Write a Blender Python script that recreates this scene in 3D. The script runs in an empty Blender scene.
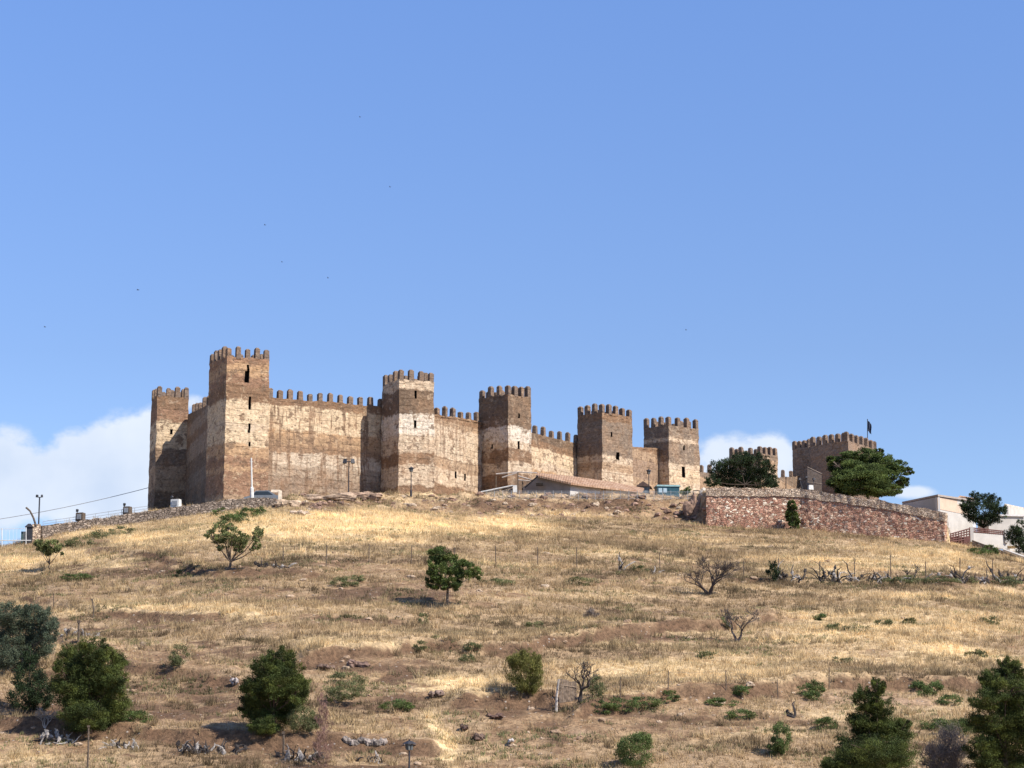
import bpy, math, random
import numpy as np
from mathutils import Vector, noise as mnoise

random.seed(7); RNG = np.random.default_rng(7)
scene = bpy.context.scene
C = scene.collection

# ------------------------------------------------------------------ camera
F = 2200.0
TH = math.atan((760 - 384) / F)
CT, ST = math.cos(TH), math.sin(TH)
cam = bpy.data.cameras.new('camera'); camo = bpy.data.objects.new('camera', cam); C.objects.link(camo)
cam.sensor_width = 36.0; cam.lens = 36.0 * F / 1024.0
cam.clip_start = 0.5; cam.clip_end = 9000
camo.location = (0, 0, 0); camo.rotation_euler = (math.pi / 2 + TH, 0, 0)
scene.camera = camo

# ------------------------------------------------------------------ light
SUN_EL = math.radians(44)
sx, sy = 0.83, -0.557
n_ = math.hypot(sx, sy); sx /= n_; sy /= n_
SUN = Vector((sx * math.cos(SUN_EL), sy * math.cos(SUN_EL), math.sin(SUN_EL)))
sl = bpy.data.lights.new('sun', 'SUN'); sl.energy = 5.0; sl.angle = math.radians(0.5); sl.color = (1.0, 0.94, 0.86)
so = bpy.data.objects.new('sun', sl); C.objects.link(so)
so.rotation_euler = SUN.to_track_quat('Z', 'Y').to_euler()

world = bpy.data.worlds.new('World'); scene.world = world; world.use_nodes = True
wt = world.node_tree; wt.nodes.clear()
def wn(t, **k):
    n = wt.nodes.new(t)
    for a, b in k.items(): setattr(n, a, b)
    return n
def wl(a, b): wt.links.new(a, b)
sky = wn('ShaderNodeTexSky', sky_type='NISHITA')
sky.sun_disc = False; sky.sun_elevation = SUN_EL; sky.sun_rotation = math.atan2(sx, sy)
sky.altitude = 400; sky.air_density = 1.0; sky.dust_density = 0.35; sky.ozone_density = 3.0
hsv = wn('ShaderNodeHueSaturation'); hsv.inputs['Saturation'].default_value = 1.0
wl(sky.outputs[0], hsv.inputs['Color'])
tcw = wn('ShaderNodeTexCoord')
sepw = wn('ShaderNodeSeparateXYZ'); wl(tcw.outputs['Generated'], sepw.inputs[0])
def wm(op, a, b=None, clamp=False):
    n = wn('ShaderNodeMath', operation=op); n.use_clamp = clamp
    for i, x in enumerate((a, b)):
        if x is None: continue
        if isinstance(x, (int, float)): n.inputs[i].default_value = x
        else: wl(x, n.inputs[i])
    return n.outputs[0]
az = wm('DIVIDE', sepw.outputs[0], wm('MAXIMUM', sepw.outputs[1], 0.05))     # tan azimuth
el = wm('DIVIDE', sepw.outputs[2], wm('MAXIMUM', sepw.outputs[1], 0.05))     # tan elevation
nz = wn('ShaderNodeTexNoise'); nz.inputs['Scale'].default_value = 16; nz.inputs['Detail'].default_value = 7
nz.inputs['Roughness'].default_value = 0.58
mpw = wn('ShaderNodeMapping'); mpw.inputs['Scale'].default_value = (1, 1, 1.5); wl(tcw.outputs['Generated'], mpw.inputs[0]); wl(mpw.outputs[0], nz.inputs['Vector'])
def puff(a0, e0, ra, re, amp):
    dx = wm('DIVIDE', wm('SUBTRACT', az, a0), ra); dy = wm('DIVIDE', wm('SUBTRACT', el, e0), re)
    d2 = wm('ADD', wm('MULTIPLY', dx, dx), wm('MULTIPLY', dy, dy))
    return wm('MULTIPLY', wm('POWER', 2.718, wm('MULTIPLY', d2, -1.0)), amp)
def A_(u, v=500): return (u - 512) / (F * CT - (384 - v) * ST)
def E(v): return (F * ST + (384 - v) * CT) / (F * CT - (384 - v) * ST)
puffs = [(20, 478, 70, 46, 1.0), (100, 462, 48, 42, .8), (145, 450, 40, 42, .85), (-60, 480, 60, 50, .9), (150, 500, 60, 30, .6), (90, 500, 90, 22, .5), (200, 402, 22, 10, .5),
         (722, 455, 32, 24, .75), (772, 452, 28, 22, .8), (745, 485, 60, 25, .8), (912, 492, 30, 9, .45)]
tot = None
for (u, v, ru, rv, am) in puffs:
    p = puff(A_(u), E(v), ru / 2188, rv / 2188, am)
    tot = p if tot is None else wm('ADD', tot, p)
cl = wm('SUBTRACT', wm('ADD', tot, wm('MULTIPLY', wm('SUBTRACT', nz.outputs[0], .5), wm('MINIMUM', wm('MULTIPLY', tot, 6.0), 3.2))), .30)
cmask = wn('ShaderNodeMapRange', interpolation_type='SMOOTHSTEP'); wl(cl, cmask.inputs[0])
cmask.inputs[1].default_value = 0.0; cmask.inputs[2].default_value = 0.42; cmask.inputs[4].default_value = 0.96
nz2 = wn('ShaderNodeTexNoise'); nz2.inputs['Scale'].default_value = 26; nz2.inputs['Detail'].default_value = 4
wl(tcw.outputs['Generated'], nz2.inputs['Vector'])
crp = wn('ShaderNodeMix', data_type='RGBA'); wl(nz2.outputs[0], crp.inputs[0])
crp.inputs[6].default_value = (4.4, 5.5, 7.4, 1); crp.inputs[7].default_value = (8.2, 8.6, 9.2, 1)
# colour trim of the clear sky (deep, even blue)
trim = wn('ShaderNodeMix', data_type='RGBA', blend_type='MULTIPLY'); trim.inputs[0].default_value = 1
wl(hsv.outputs[0], trim.inputs[6]); 
tcol = wn('ShaderNodeMix', data_type='RGBA'); tf = wn('ShaderNodeMapRange'); wl(el, tf.inputs[0]); tf.inputs[1].default_value = E(350); tf.inputs[2].default_value = E(0)
wl(tf.outputs[0], tcol.inputs[0]); tcol.inputs[6].default_value = (.99, 1.04, 1.27, 1); tcol.inputs[7].default_value = (1.15, 1.28, 1.62, 1)
wl(tcol.outputs[2], trim.inputs[7])
mixc = wn('ShaderNodeMix', data_type='RGBA'); wl(cmask.outputs[0], mixc.inputs[0])
wl(trim.outputs[2], mixc.inputs[6]); wl(crp.outputs[2], mixc.inputs[7])
bg = wn('ShaderNodeBackground'); bg.inputs[1].default_value = 0.08
wl(mixc.outputs[2], bg.inputs[0]); ow = wn('ShaderNodeOutputWorld'); wl(bg.outputs[0], ow.inputs[0])

scene.view_settings.view_transform = 'Standard'; scene.view_settings.look = 'None'
scene.view_settings.exposure = 0.6; scene.view_settings.gamma = 1.0
scene.render.engine = 'CYCLES'

# ------------------------------------------------------------------ geometry helpers
def P(u, v, d):
    dy = F * CT - (384 - v) * ST
    return Vector(((u - 512) / dy * d, d, E(v) * d))
def proj(x, y, z):
    w = y * CT + z * ST
    return 512 + F * x / w, 384 - F * (z * CT - y * ST) / w

_tab = RNG.random((256, 256))
def vnoise(x, y):
    xi = np.floor(x).astype(int); yi = np.floor(y).astype(int); fx = x - xi; fy = y - yi
    fx = fx * fx * (3 - 2 * fx); fy = fy * fy * (3 - 2 * fy)
    g = lambda a, b: _tab[a % 256, b % 256]
    return (g(xi, yi) * (1 - fx) + g(xi + 1, yi) * fx) * (1 - fy) + (g(xi, yi + 1) * (1 - fx) + g(xi + 1, yi + 1) * fx) * fy
def fbm(x, y, o=4):
    s = 0; a = .5; t = 0
    for i in range(o):
        s = s + a * vnoise(x * 2 ** i + 17.3 * i, y * 2 ** i + 5.1 * i); t += a; a *= .5
    return s / t
def sst(t):
    t = np.clip(t, 0, 1); return t * t * (3 - 2 * t)

# ------------------------------------------------------------------ terrain height
TK = [(-300, 585, 192, 585, 202), (-100, 566, 200, 566, 210), (0, 551, 213, 547, 220), (36, 546, 217, 542, 222), (60, 533, 223, 526, 225), (150, 520, 226.2, 512, 228),
      (230, 509.5, 227.6, 502, 229.3), (300, 508, 226, 496, 233), (400, 508, 230, 495, 238), (500, 514, 236, 494.5, 244),
      (600, 516, 240, 494, 247), (690, 522, 241, 495.5, 248), (701, 526, 239.6, 493, 243), (708, 527, 239, 491, 240.5), (800, 530, 238, 492, 239.5),
      (945, 542, 232, 517, 233.5), (949, 545, 232, 541, 237), (1024, 563, 228, 557, 240), (1124, 585, 222, 580, 240), (1400, 625, 210, 620, 235)]
TA = np.array([A_(k[0]) for k in TK])
TVF = np.array([E(k[1]) for k in TK]); TYF = np.array([k[2] for k in TK], float)
TVC = np.array([E(k[3]) for k in TK]); TYC = np.array([k[4] for k in TK], float)
Y0 = 126.0; Z0 = E(776) * Y0
def hbase(x, y):
    a = x / np.maximum(y, 60.0)
    yf = np.interp(a, TA, TYF); zf = np.interp(a, TA, TVF) * yf
    yc = np.interp(a, TA, TYC); ec = np.interp(a, TA, TVC); zc = ec * yc
    t = np.clip((y - Y0) / (yf - Y0), 0, 1)
    z = Z0 + (zf - Z0) * (t + 0.05 * np.sin(math.pi * t))
    t2 = np.clip((y - yf) / (yc - yf), 0, 1); z = z + (zc - zf) * t2
    z = z + ec * (np.clip(y, None, 345) - yc) * (y > yc) - 0.25 * sst((y - yc) / 3) 
    z = z - np.clip(y - 345, 0, 330) * 0.16
    lo = np.interp(y, [-60, 8, 50, 88, Y0], [-1.7, -1.7, -10, -9, Z0])
    return np.where(y < Y0, lo, z)
def solve_uv(fn, u, v):
    dy = F * CT - (384 - v) * ST
    ys = np.arange(118, 344, .12); xs = (u - 512) / dy * ys
    d = fn(xs, ys) - E(v) * ys
    k = np.where(d >= 0)[0]
    i = k[0] if len(k) else int(np.argmax(d))
    return float(xs[i]), float(ys[i])
BANKS = [([(300, 669), (345, 663), (420, 655), (520, 656), (600, 641), (690, 629), (780, 622)], .75, 10),
         ([(20, 602), (90, 612), (160, 618), (260, 622)], .35, 8),
         ([(60, 648), (130, 672), (190, 679), (245, 686)], .45, 8),
         ([(575, 722), (640, 708), (720, 704), (800, 693), (900, 688), (1024, 692)], .8, 9),
         ([(90, 553), (150, 560), (215, 577), (330, 574)], .4, 8),
         ([(455, 708), (500, 704), (560, 708)], .7, 7),
         ([(640, 585), (760, 583), (900, 584), (1024, 588)], .3, 7),
         ([(0, 735), (90, 740), (180, 743), (300, 752), (440, 752)], .6, 7)]
BK = []
for pts, amp, ln in BANKS:
    w = [solve_uv(hbase, *p) for p in pts]
    BK.append((np.array([p[0] / p[1] for p in w]), np.array([p[1] for p in w]), amp, ln))
def bankmask(x, y):
    a = x / np.maximum(y, 60.0); m = 0
    for ab, yb, amp, ln in BK:
        ybb = np.interp(a, ab, yb) + 1.2 * (fbm(x * .35 + 9, y * .35) - .5) * 2
        e = sst((a - ab[0]) / .012 + .5) * sst((ab[-1] - a) / .012 + .5)
        m = np.maximum(m, e * np.exp(-((y - ybb - .3) / .8) ** 2) * min(1, amp * 1.5))
    return m
def H(x, y):
    x = np.asarray(x, float); y = np.asarray(y, float)
    z = hbase(x, y)
    a = x / np.maximum(y, 60.0)
    for ab, yb, amp, ln in BK:
        ybb = np.interp(a, ab, yb) + 1.2 * (fbm(x * .35 + 9, y * .35) - .5) * 2
        e = sst((a - ab[0]) / .012 + .5) * sst((ab[-1] - a) / .012 + .5)
        z = z + amp * e * sst((y - ybb) / .9) * (1 - sst((y - ybb) / ln))
    yf = np.interp(a, TA, TYF); yc = np.interp(a, TA, TYC)
    m = sst((y - 95) / 20) * (1 - .85 * sst((y - yf + 4) / 4))
    z = z + m * (.9 * (fbm(x * .07, y * .09, 3) - .5) + .35 * (fbm(x * .35, y * .45, 3) - .5) + .16 * (fbm(x * 1.3, y * 1.6, 2) - .5))
    bm = bankmask(x, y); z = z + (bm > .02) * bm * .9 * (fbm(x * 1.1 + 3, y * 1.3, 4) - .5)
    # rubble bank under the castle
    mb = ((a > A_(262)) & (a < A_(700))) * sst((y - yf + 1) / 1.5) * (1 - sst((y - yc - 1) / 2))
    z = z + mb * 1.3 * (fbm(x * .9, y * .9 + 40, 4) - .55)
    return z
def G(u, v, sink=0.0):
    x, y = solve_uv(H, u, v); return Vector((x, y, float(H(x, y)) - sink))
def GZ(x, y): return float(H(np.array([x]), np.array([y]))[0])

# ------------------------------------------------------------------ mesh builder
class MB:
    def __init__(s): s.v = []; s.f = []; s.c = []
    def add(s, vs, fs, col=None):
        o = len(s.v); s.v += [tuple(p) for p in vs]; s.f += [tuple(i + o for i in f) for f in fs]
        if col is not None: s.c += [col] * len(fs)
    def box(s, c, size, rz=0, taper=1.0, jit=0.0, col=None, rx=0):
        cx, cy, cz = c; hx, hy, hz = size[0] / 2, size[1] / 2, size[2] / 2
        vs = []
        for dz in (-1, 1):
            k = taper if dz > 0 else 1
            for dx, dy in ((-1, -1), (1, -1), (1, 1), (-1, 1)):
                x, y, z = dx * hx * k, dy * hy * k, dz * hz
                y, z = y * math.cos(rx) - z * math.sin(rx), y * math.sin(rx) + z * math.cos(rx)
                x, y = x * math.cos(rz) - y * math.sin(rz), x * math.sin(rz) + y * math.cos(rz)
                vs.append((cx + x + random.uniform(-jit, jit), cy + y + random.uniform(-jit, jit), cz + z + random.uniform(-jit, jit)))
        s.add(vs, [(0, 3, 2, 1), (4, 5, 6, 7), (0, 1, 5, 4), (1, 2, 6, 5), (2, 3, 7, 6), (3, 0, 4, 7)], col)
    def tube(s, pts, rads, n=6, col=None, caps=True):
        pts = [Vector(p) for p in pts]; vs = []; fs = []
        for i, p in enumerate(pts):
            t = (pts[min(i + 1, len(pts) - 1)] - pts[max(i - 1, 0)]).normalized()
            a = t.cross(Vector((0.3, 1, 0.2))).normalized(); b = t.cross(a)
            r = rads[i] if isinstance(rads, (list, tuple)) else rads
            for k in range(n):
                q = 2 * math.pi * k / n; vs.append(p + (a * math.cos(q) + b * math.sin(q)) * r)
        for i in range(len(pts) - 1):
            for k in range(n): fs.append((i * n + k, i * n + (k + 1) % n, (i + 1) * n + (k + 1) % n, (i + 1) * n + k))
        if caps: fs += [tuple(range(n))[::-1], tuple((len(pts) - 1) * n + k for k in range(n))]
        s.add(vs, fs, col)
    def prism(s, poly, z0, z1, col=None):
        n = len(poly)
        vs = [(p[0], p[1], z0) for p in poly] + [(p[0], p[1], z1) for p in poly]
        s.add(vs, [tuple(range(n))[::-1], tuple(range(n, 2 * n))] + [(k, (k + 1) % n, n + (k + 1) % n, n + k) for k in range(n)], col)
    def rock(s, c, r, seed, flat=.6, col=None):
        # low-poly displaced ball
        vs = []; fs = []; nu, nv = 9, 6
        for j in range(nv + 1):
            ph = math.pi * j / nv
            for i in range(nu):
                th = 2 * math.pi * i / nu
                d = Vector((math.sin(ph) * math.cos(th), math.sin(ph) * math.sin(th), math.cos(ph)))
                k = 1 + .55 * mnoise.noise(d * 1.3 + Vector((seed * 3.1, seed, 0))) + .2 * mnoise.noise(d * 4 + Vector((seed, 0, 3)))
                vs.append((c[0] + d.x * r[0] * k, c[1] + d.y * r[1] * k, c[2] + d.z * r[2] * k))
        for j in range(nv):
            for i in range(nu): fs.append((j * nu + i, (j + 1) * nu + i, (j + 1) * nu + (i + 1) % nu, j * nu + (i + 1) % nu))
        s.add(vs, fs, col)

WLOC = {}
def wloc(o): return WLOC.get(o.name, Vector((0, 0, 0)))
def tag(o, label=None, cat=None, group=None, kind=None):
    if label: o['label'] = label
    if cat: o['category'] = cat
    if group: o['group'] = group
    if kind: o['kind'] = kind
    return o
def thing(name, label, cat, loc, group=None):
    o = bpy.data.objects.new(name, None); C.objects.link(o); o.location = loc; o.empty_display_size = .3
    WLOC[o.name] = Vector(loc); return tag(o, label, cat, group)
def mk(name, me, m, parent, loc):
    o = bpy.data.objects.new(name, me); C.objects.link(o)
    if m is not None and not me.materials: me.materials.append(m)
    if parent is not None: o.parent = parent; o.location = Vector(loc) - wloc(parent)
    else: o.location = loc
    WLOC[o.name] = Vector(loc); return o
def obj(name, mb, m, parent=None, smooth=False, loc=None):
    vs = np.array([tuple(p) for p in mb.v], float)
    if loc is None:
        loc = wloc(parent) if parent is not None else Vector(((vs[:, 0].min() + vs[:, 0].max()) / 2, (vs[:, 1].min() + vs[:, 1].max()) / 2, vs[:, 2].min()))
    vs -= np.array(loc)
    me = bpy.data.meshes.new(name); me.from_pydata(vs.tolist(), [], mb.f)
    if mb.c and len(mb.c) == len(mb.f):
        at = me.color_attributes.new('Col', 'FLOAT_COLOR', 'CORNER'); n = []
        for f, c in zip(mb.f, mb.c): n += [c[0], c[1], c[2], 1.0] * len(f)
        at.data.foreach_set('color', n)
    if smooth: me.polygons.foreach_set('use_smooth', [True] * len(me.polygons))
    me.update(); return mk(name, me, m, parent, loc)
def np_mesh(name, verts, faces, m, parent=None, loc=(0, 0, 0), cols=None, smooth=False):
    """verts (N,3), faces (M,k) numpy; cols per face (M,3)"""
    me = bpy.data.meshes.new(name); M, k = faces.shape
    me.vertices.add(len(verts)); me.vertices.foreach_set('co', (verts - np.array(loc)).astype(np.float32).ravel())
    me.loops.add(M * k); me.loops.foreach_set('vertex_index', faces.astype(np.int32).ravel())
    me.polygons.add(M); me.polygons.foreach_set('loop_start', np.arange(0, M * k, k, dtype=np.int32))
    me.polygons.foreach_set('loop_total', np.full(M, k, dtype=np.int32))
    me.polygons.foreach_set('use_smooth', np.full(M, smooth))
    me.update(calc_edges=True)
    if cols is not None:
        at = me.color_attributes.new('Col', 'FLOAT_COLOR', 'CORNER')
        cc = np.ones((M * k, 4), np.float32); cc[:, :3] = np.repeat(cols, k, axis=0); at.data.foreach_set('color', cc.ravel())
    me.validate(); return mk(name, me, m, parent, loc)
def place_copy(src, loc, rz=0, parent=None):
    o = src.copy(); C.objects.link(o)
    o.parent = parent; o.location = Vector(loc) - (wloc(parent) if parent is not None else Vector((0, 0, 0)))
    o.rotation_euler = (0, 0, rz); WLOC[o.name] = Vector(loc); return o

# ------------------------------------------------------------------ materials
class NT:
    def __init__(s, name):
        s.m = bpy.data.materials.new(name); s.m.use_nodes = True; s.t = s.m.node_tree
        s.b = s.t.nodes['Principled BSDF']; s.b.inputs['Roughness'].default_value = .9
        s.b.inputs['Specular IOR Level'].default_value = .2
        s.geo = s.n('ShaderNodeNewGeometry'); s.pos = s.geo.outputs['Position']
    def n(s, t, **k):
        n = s.t.nodes.new(t)
        for a, b in k.items(): setattr(n, a, b)
        return n
    def l(s, a, b): s.t.links.new(a, b)
    def mapping(s, sc, vec=None, loc=(0, 0, 0)):
        m = s.n('ShaderNodeMapping'); m.inputs['Scale'].default_value = sc; m.inputs['Location'].default_value = loc
        s.l(vec or s.pos, m.inputs[0]); return m.outputs[0]
    def noise(s, scale, detail=4, vec=None, rough=.55):
        m = s.n('ShaderNodeTexNoise'); m.inputs['Scale'].default_value = scale; m.inputs['Detail'].default_value = detail
        m.inputs['Roughness'].default_value = rough; s.l(vec or s.pos, m.inputs['Vector']); return m.outputs[0]
    def math(s, op, a, b=None, clamp=False):
        n = s.n('ShaderNodeMath', operation=op); n.use_clamp = clamp
        for i, x in enumerate((a, b)):
            if x is None: continue
            if isinstance(x, (int, float)): n.inputs[i].default_value = x
            else: s.l(x, n.inputs[i])
        return n.outputs[0]
    def rng(s, x, a, b, c=0, d=1, smooth=True):
        n = s.n('ShaderNodeMapRange', interpolation_type='SMOOTHSTEP' if smooth else 'LINEAR'); s.l(x, n.inputs[0])
        for i, q in enumerate((a, b, c, d)): n.inputs[i + 1].default_value = q
        return n.outputs[0]
    def mix(s, f, a, b, mode='MIX'):
        n = s.n('ShaderNodeMix', data_type='RGBA', blend_type=mode)
        for i, x in ((0, f), (6, a), (7, b)):
            if isinstance(x, (int, float)): n.inputs[i].default_value = x
            elif isinstance(x, tuple): n.inputs[i].default_value = (*x, 1)
            else: s.l(x, n.inputs[i])
        return n.outputs[2]
    def ramp(s, x, stops, interp='LINEAR'):
        n = s.n('ShaderNodeValToRGB'); cr = n.color_ramp; cr.interpolation = interp
        while len(cr.elements) < len(stops): cr.elements.new(.5)
        for e, (p, c) in zip(cr.elements, stops): e.position = p; e.color = (*c, 1)
        s.l(x, n.inputs[0]); return n.outputs[0]
    def gray(s, x):
        n = s.n('ShaderNodeCombineColor'); 
        for i in range(3): s.l(x, n.inputs[i])
        return n.outputs[0]
    def bump(s, h, dist=.1, st=.6):
        n = s.n('ShaderNodeBump'); n.inputs['Distance'].default_value = dist; n.inputs['Strength'].default_value = st
        s.l(h, n.inputs['Height']); s.l(n.outputs[0], s.b.inputs['Normal'])
    def out(s, col): s.l(col, s.b.inputs['Base Color']); return s.m
def plain(name, col, rough=.8, var=.25, scale=3.0, metal=0.0):
    t = NT(name); t.b.inputs['Roughness'].default_value = rough; t.b.inputs['Metallic'].default_value = metal
    n = t.rng(t.noise(scale, 5), .3, .7, 1 - var, 1 + var)
    return t.out(t.mix(1.0, col, t.gray(n), 'MULTIPLY'))
def attr_mat(name, rough=.85, transl=0.0, scale=0.0):
    t = NT(name); t.b.inputs['Roughness'].default_value = rough
    a = t.n('ShaderNodeAttribute'); a.attribute_name = 'Col'; col = a.outputs['Color']
    if scale: col = t.mix(1.0, col, t.gray(t.rng(t.noise(scale, 5), .3, .7, .65, 1.3)), 'MULTIPLY')
    t.l(col, t.b.inputs['Base Color'])
    if transl:
        tr = t.n('ShaderNodeBsdfTranslucent'); t.l(col, tr.inputs[0]); mx = t.n('ShaderNodeMixShader'); mx.inputs[0].default_value = transl
        o = t.t.nodes['Material Output']; t.l(t.b.outputs[0], mx.inputs[1]); t.l(tr.outputs[0], mx.inputs[2]); t.l(mx.outputs[0], o.inputs[0])
    return t.m

M_leaf = attr_mat('leaves', .7, .25); M_grass = attr_mat('dry_grass', .8, .3)
M_wood = attr_mat('bark', .95, 0, 6.0); M_rock = attr_mat('rock', .95, 0, 5.0)
M_metal_dark = plain('dark_metal', (.035, .035, .04), .5, .2); M_metal_grey = plain('grey_metal', (.25, .26, .27), .5, .2)
M_white = plain('white_wash', (.46, .43, .385), .9, .08, 1.0); M_whitep = plain('white_paint', (.55, .54, .5), .5, .12, 4)
M_post = plain('rusty_post', (.10, .075, .055), .8, .4, 8)
M_dark = plain('opening_shade', (.02, .015, .012), 1, .2)  # near-black paint stands for the shade inside openings
M_glass = plain('window_glass', (.35, .45, .5), .15, .1)
M_tile = None

CREAM = (.52, .40, .275); CREAM2 = (.57, .435, .28); WHITE = (.60, .515, .405); BROWN = (.205, .122, .07); DBROWN = (.145, .098, .064)
ORANGE = (.41, .26, .145); TAN = (.35, .24, .15); RED = (.25, .145, .088); GREY = (.19, .14, .10)
def castle_mat(name, zb, zt, stops, patch=.5, pcol=CREAM, streak=.5, seed=0.0, pthr=.55):
    """tapia wall: horizontal lifts of cream lime and brown earth, scoured in patches and vertical runs"""
    t = NT(name); sep = t.n('ShaderNodeSeparateXYZ'); t.l(t.pos, sep.inputs[0])
    off = (seed * 13.7, seed * 5.1, seed * 3.3)
    wob = t.noise(.35, 5, t.mapping((1, 1, .6), loc=off), .65); 
    z = t.rng(sep.outputs[2], zb, zt, 0, 1, False)
    z = t.math('ADD', z, t.math('MULTIPLY', t.math('SUBTRACT', wob, .5), .14))
    fine = t.noise(2.2, 6, t.mapping((1, 1, 1.6), loc=off), .7)
    z = t.math('ADD', z, t.math('MULTIPLY', t.math('SUBTRACT', fine, .5), .05), True)
    st = []
    for i, (p, c) in enumerate(stops):
        if i: st.append((max(0, p - .008), stops[i - 1][1]))
        st.append((min(1, p + .008), c))
    col = t.ramp(z, st)
    # rendered or fallen areas: neighbouring lifts show through in ragged patches
    bn = t.noise(.55, 7, t.mapping((1, 1, .9), loc=(off[2], off[1], 1)), .7)
    z2 = t.math('ADD', z, t.math('MULTIPLY', t.math('SUBTRACT', bn, .5), 1.1), True)
    col2 = t.ramp(z2, st); bm = t.noise(.8, 7, t.mapping((1, 1, 1), loc=(3, off[0], off[1])), .7)
    col = t.mix(t.math('MULTIPLY', t.rng(bm, .53, .58), .55), col, col2)
    pn = t.noise(.75, 7, t.mapping((1, 1, 1.1), loc=(off[1], off[0], 4)), .68)
    col = t.mix(t.math('MULTIPLY', t.rng(pn, pthr, pthr + .09), patch), col, pcol)
    pn2 = t.noise(.9, 7, t.mapping((1, 1, 1.0), loc=(off[2], 9, off[0])), .68)
    col = t.mix(t.math('MULTIPLY', t.rng(pn2, .56, .60), .8), col, (.17, .11, .07))
    # vertical runs
    sn = t.noise(1.0, 6, t.mapping((2.1, 2.1, .2), loc=off), .68)
    col = t.mix(t.math('MULTIPLY', t.rng(sn, .57 - .1 * streak, .64 - .06 * streak), min(.85, streak * 1.15)), col, (.19, .12, .075))
    # construction courses
    cz = t.math('FRACT', t.math('DIVIDE', t.math('ADD', sep.outputs[2], t.math('MULTIPLY', fine, .15)), .84))
    line = t.math('MULTIPLY', t.rng(cz, .0, .13, 1, 0), t.rng(t.noise(.7, 4), .42, .55))
    col = t.mix(t.math('MULTIPLY', line, .55), col, (.10, .065, .04))
    pt_ = t.noise(2.6, 5, t.mapping((1, 1, 1.5), loc=(off[0], 3, off[2])), .75)
    col = t.mix(t.math('MULTIPLY', t.rng(pt_, .57, .63), .75), col, (.10, .062, .038))
    lt = t.noise(2.2, 5, t.mapping((1, 1, 1.8), loc=(7, off[2], off[0])), .75)
    col = t.mix(t.math('MULTIPLY', t.rng(lt, .57, .63), .32), col, (.50, .36, .22))
    col = t.mix(t.math('MULTIPLY', t.rng(t.noise(.45, 4, t.mapping((1, 1, 1), loc=(off[1], 2, 8))), .45, .65), .2), col, (.40, .23, .12))
    # putlog holes and pits, the shade inside them painted as dark spots
    vo = t.n('ShaderNodeTexVoronoi'); vo.inputs['Scale'].default_value = .95; t.l(t.mapping((1, 1, 1.2)), vo.inputs['Vector'])
    col = t.mix(t.math('MULTIPLY', t.rng(vo.outputs['Distance'], .06, .11, 1, 0), .7), col, (.05, .035, .025))
    g = t.rng(t.noise(2.6, 8, t.mapping((1, 1, 1.5)), .8), .3, .7, .48, 1.42, False)
    col = t.mix(1.0, col, t.gray(g), 'MULTIPLY')
    h = t.math('ADD', t.math('MULTIPLY', fine, 1.0), t.math('MULTIPLY', pn2, -.9))
    h = t.math('SUBTRACT', h, t.math('MULTIPLY', line, .25))
    t.bump(h, .25, .6); return t.out(col)

def masonry_mat(name, cols, scale=1.6, mortar=(.42, .34, .26), bright=1.0, light_low=None):
    t = NT(name)
    wv = t.n('ShaderNodeVectorMath', operation='ADD'); nn = t.n('ShaderNodeTexNoise'); nn.inputs['Scale'].default_value = 1.2; t.l(t.pos, nn.inputs['Vector'])
    sc = t.n('ShaderNodeVectorMath', operation='SCALE'); t.l(nn.outputs['Color'], sc.inputs[0]); sc.inputs['Scale'].default_value = .5
    t.l(t.pos, wv.inputs[0]); t.l(sc.outputs[0], wv.inputs[1])
    mp = t.mapping((1, 1, 1.9), wv.outputs[0])
    vo = t.n('ShaderNodeTexVoronoi'); vo.inputs['Scale'].default_value = scale; t.l(mp, vo.inputs['Vector'])
    ve = t.n('ShaderNodeTexVoronoi', feature='DISTANCE_TO_EDGE'); ve.inputs['Scale'].default_value = scale; t.l(mp, ve.inputs['Vector'])
    sr = t.n('ShaderNodeSeparateColor'); t.l(vo.outputs['Color'], sr.inputs[0])
    n = len(cols); col = t.ramp(sr.outputs[0], [(i / n, c) for i, c in enumerate(cols)], 'CONSTANT')
    big = t.rng(t.noise(.22, 5), .42, .62)
    col = t.mix(t.math('MULTIPLY', big, .55), col, cols[0])
    col = t.mix(t.rng(ve.outputs[0], .02, .07, 1, 0), col, mortar)
    col = t.mix(1.0, col, t.gray(t.rng(t.noise(5, 6, None, .7), .25, .75, .65 * bright, 1.3 * bright)), 'MULTIPLY')
    if light_low:
        sep = t.n('ShaderNodeSeparateXYZ'); t.l(t.pos, sep.inputs[0])
    t.bump(t.math('ADD', t.rng(ve.outputs[0], 0, .15), t.math('MULTIPLY', t.noise(6, 4), .4)), .18, .9)
    return t.out(col)

# ------------------------------------------------------------------ ground
def ell(u, v, lst):
    m = np.zeros_like(u)
    for (cu, cv, ru, rv, am) in lst:
        m = np.maximum(m, am * np.exp(-(((u - cu) / ru) ** 2 + ((v - cv) / rv) ** 2)))
    return m
SOIL = [(150, 652, 120, 16, .85), (60, 690, 60, 40, .7), (190, 700, 90, 45, .75), (300, 745, 170, 22, .8), (510, 730, 55, 32, 1.0), (560, 745, 30, 25, .9), (540, 700, 40, 10, .6),
        (150, 618, 140, 7, .8), (380, 662, 90, 9, .8), (620, 640, 110, 6, .7), (180, 572, 140, 8, .8), (620, 735, 90, 10, .6), (440, 603, 50, 7, .6), (350, 590, 180, 10, .45),
        (540, 509, 175, 11, 1.0), (100, 545, 60, 6, .6), (330, 502, 70, 8, .8), (60, 740, 90, 25, .7), (700, 715, 120, 10, .6), (850, 700, 110, 10, .9), (690, 515, 60, 12, .9),
        (250, 620, 120, 8, .5), (400, 715, 40, 25, .6), (590, 665, 40, 8, .5), (980, 575, 60, 5, .6), (250, 540, 45, 9, .3), (860, 650, 120, 5, .3), (700, 760, 80, 12, .5)]
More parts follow.
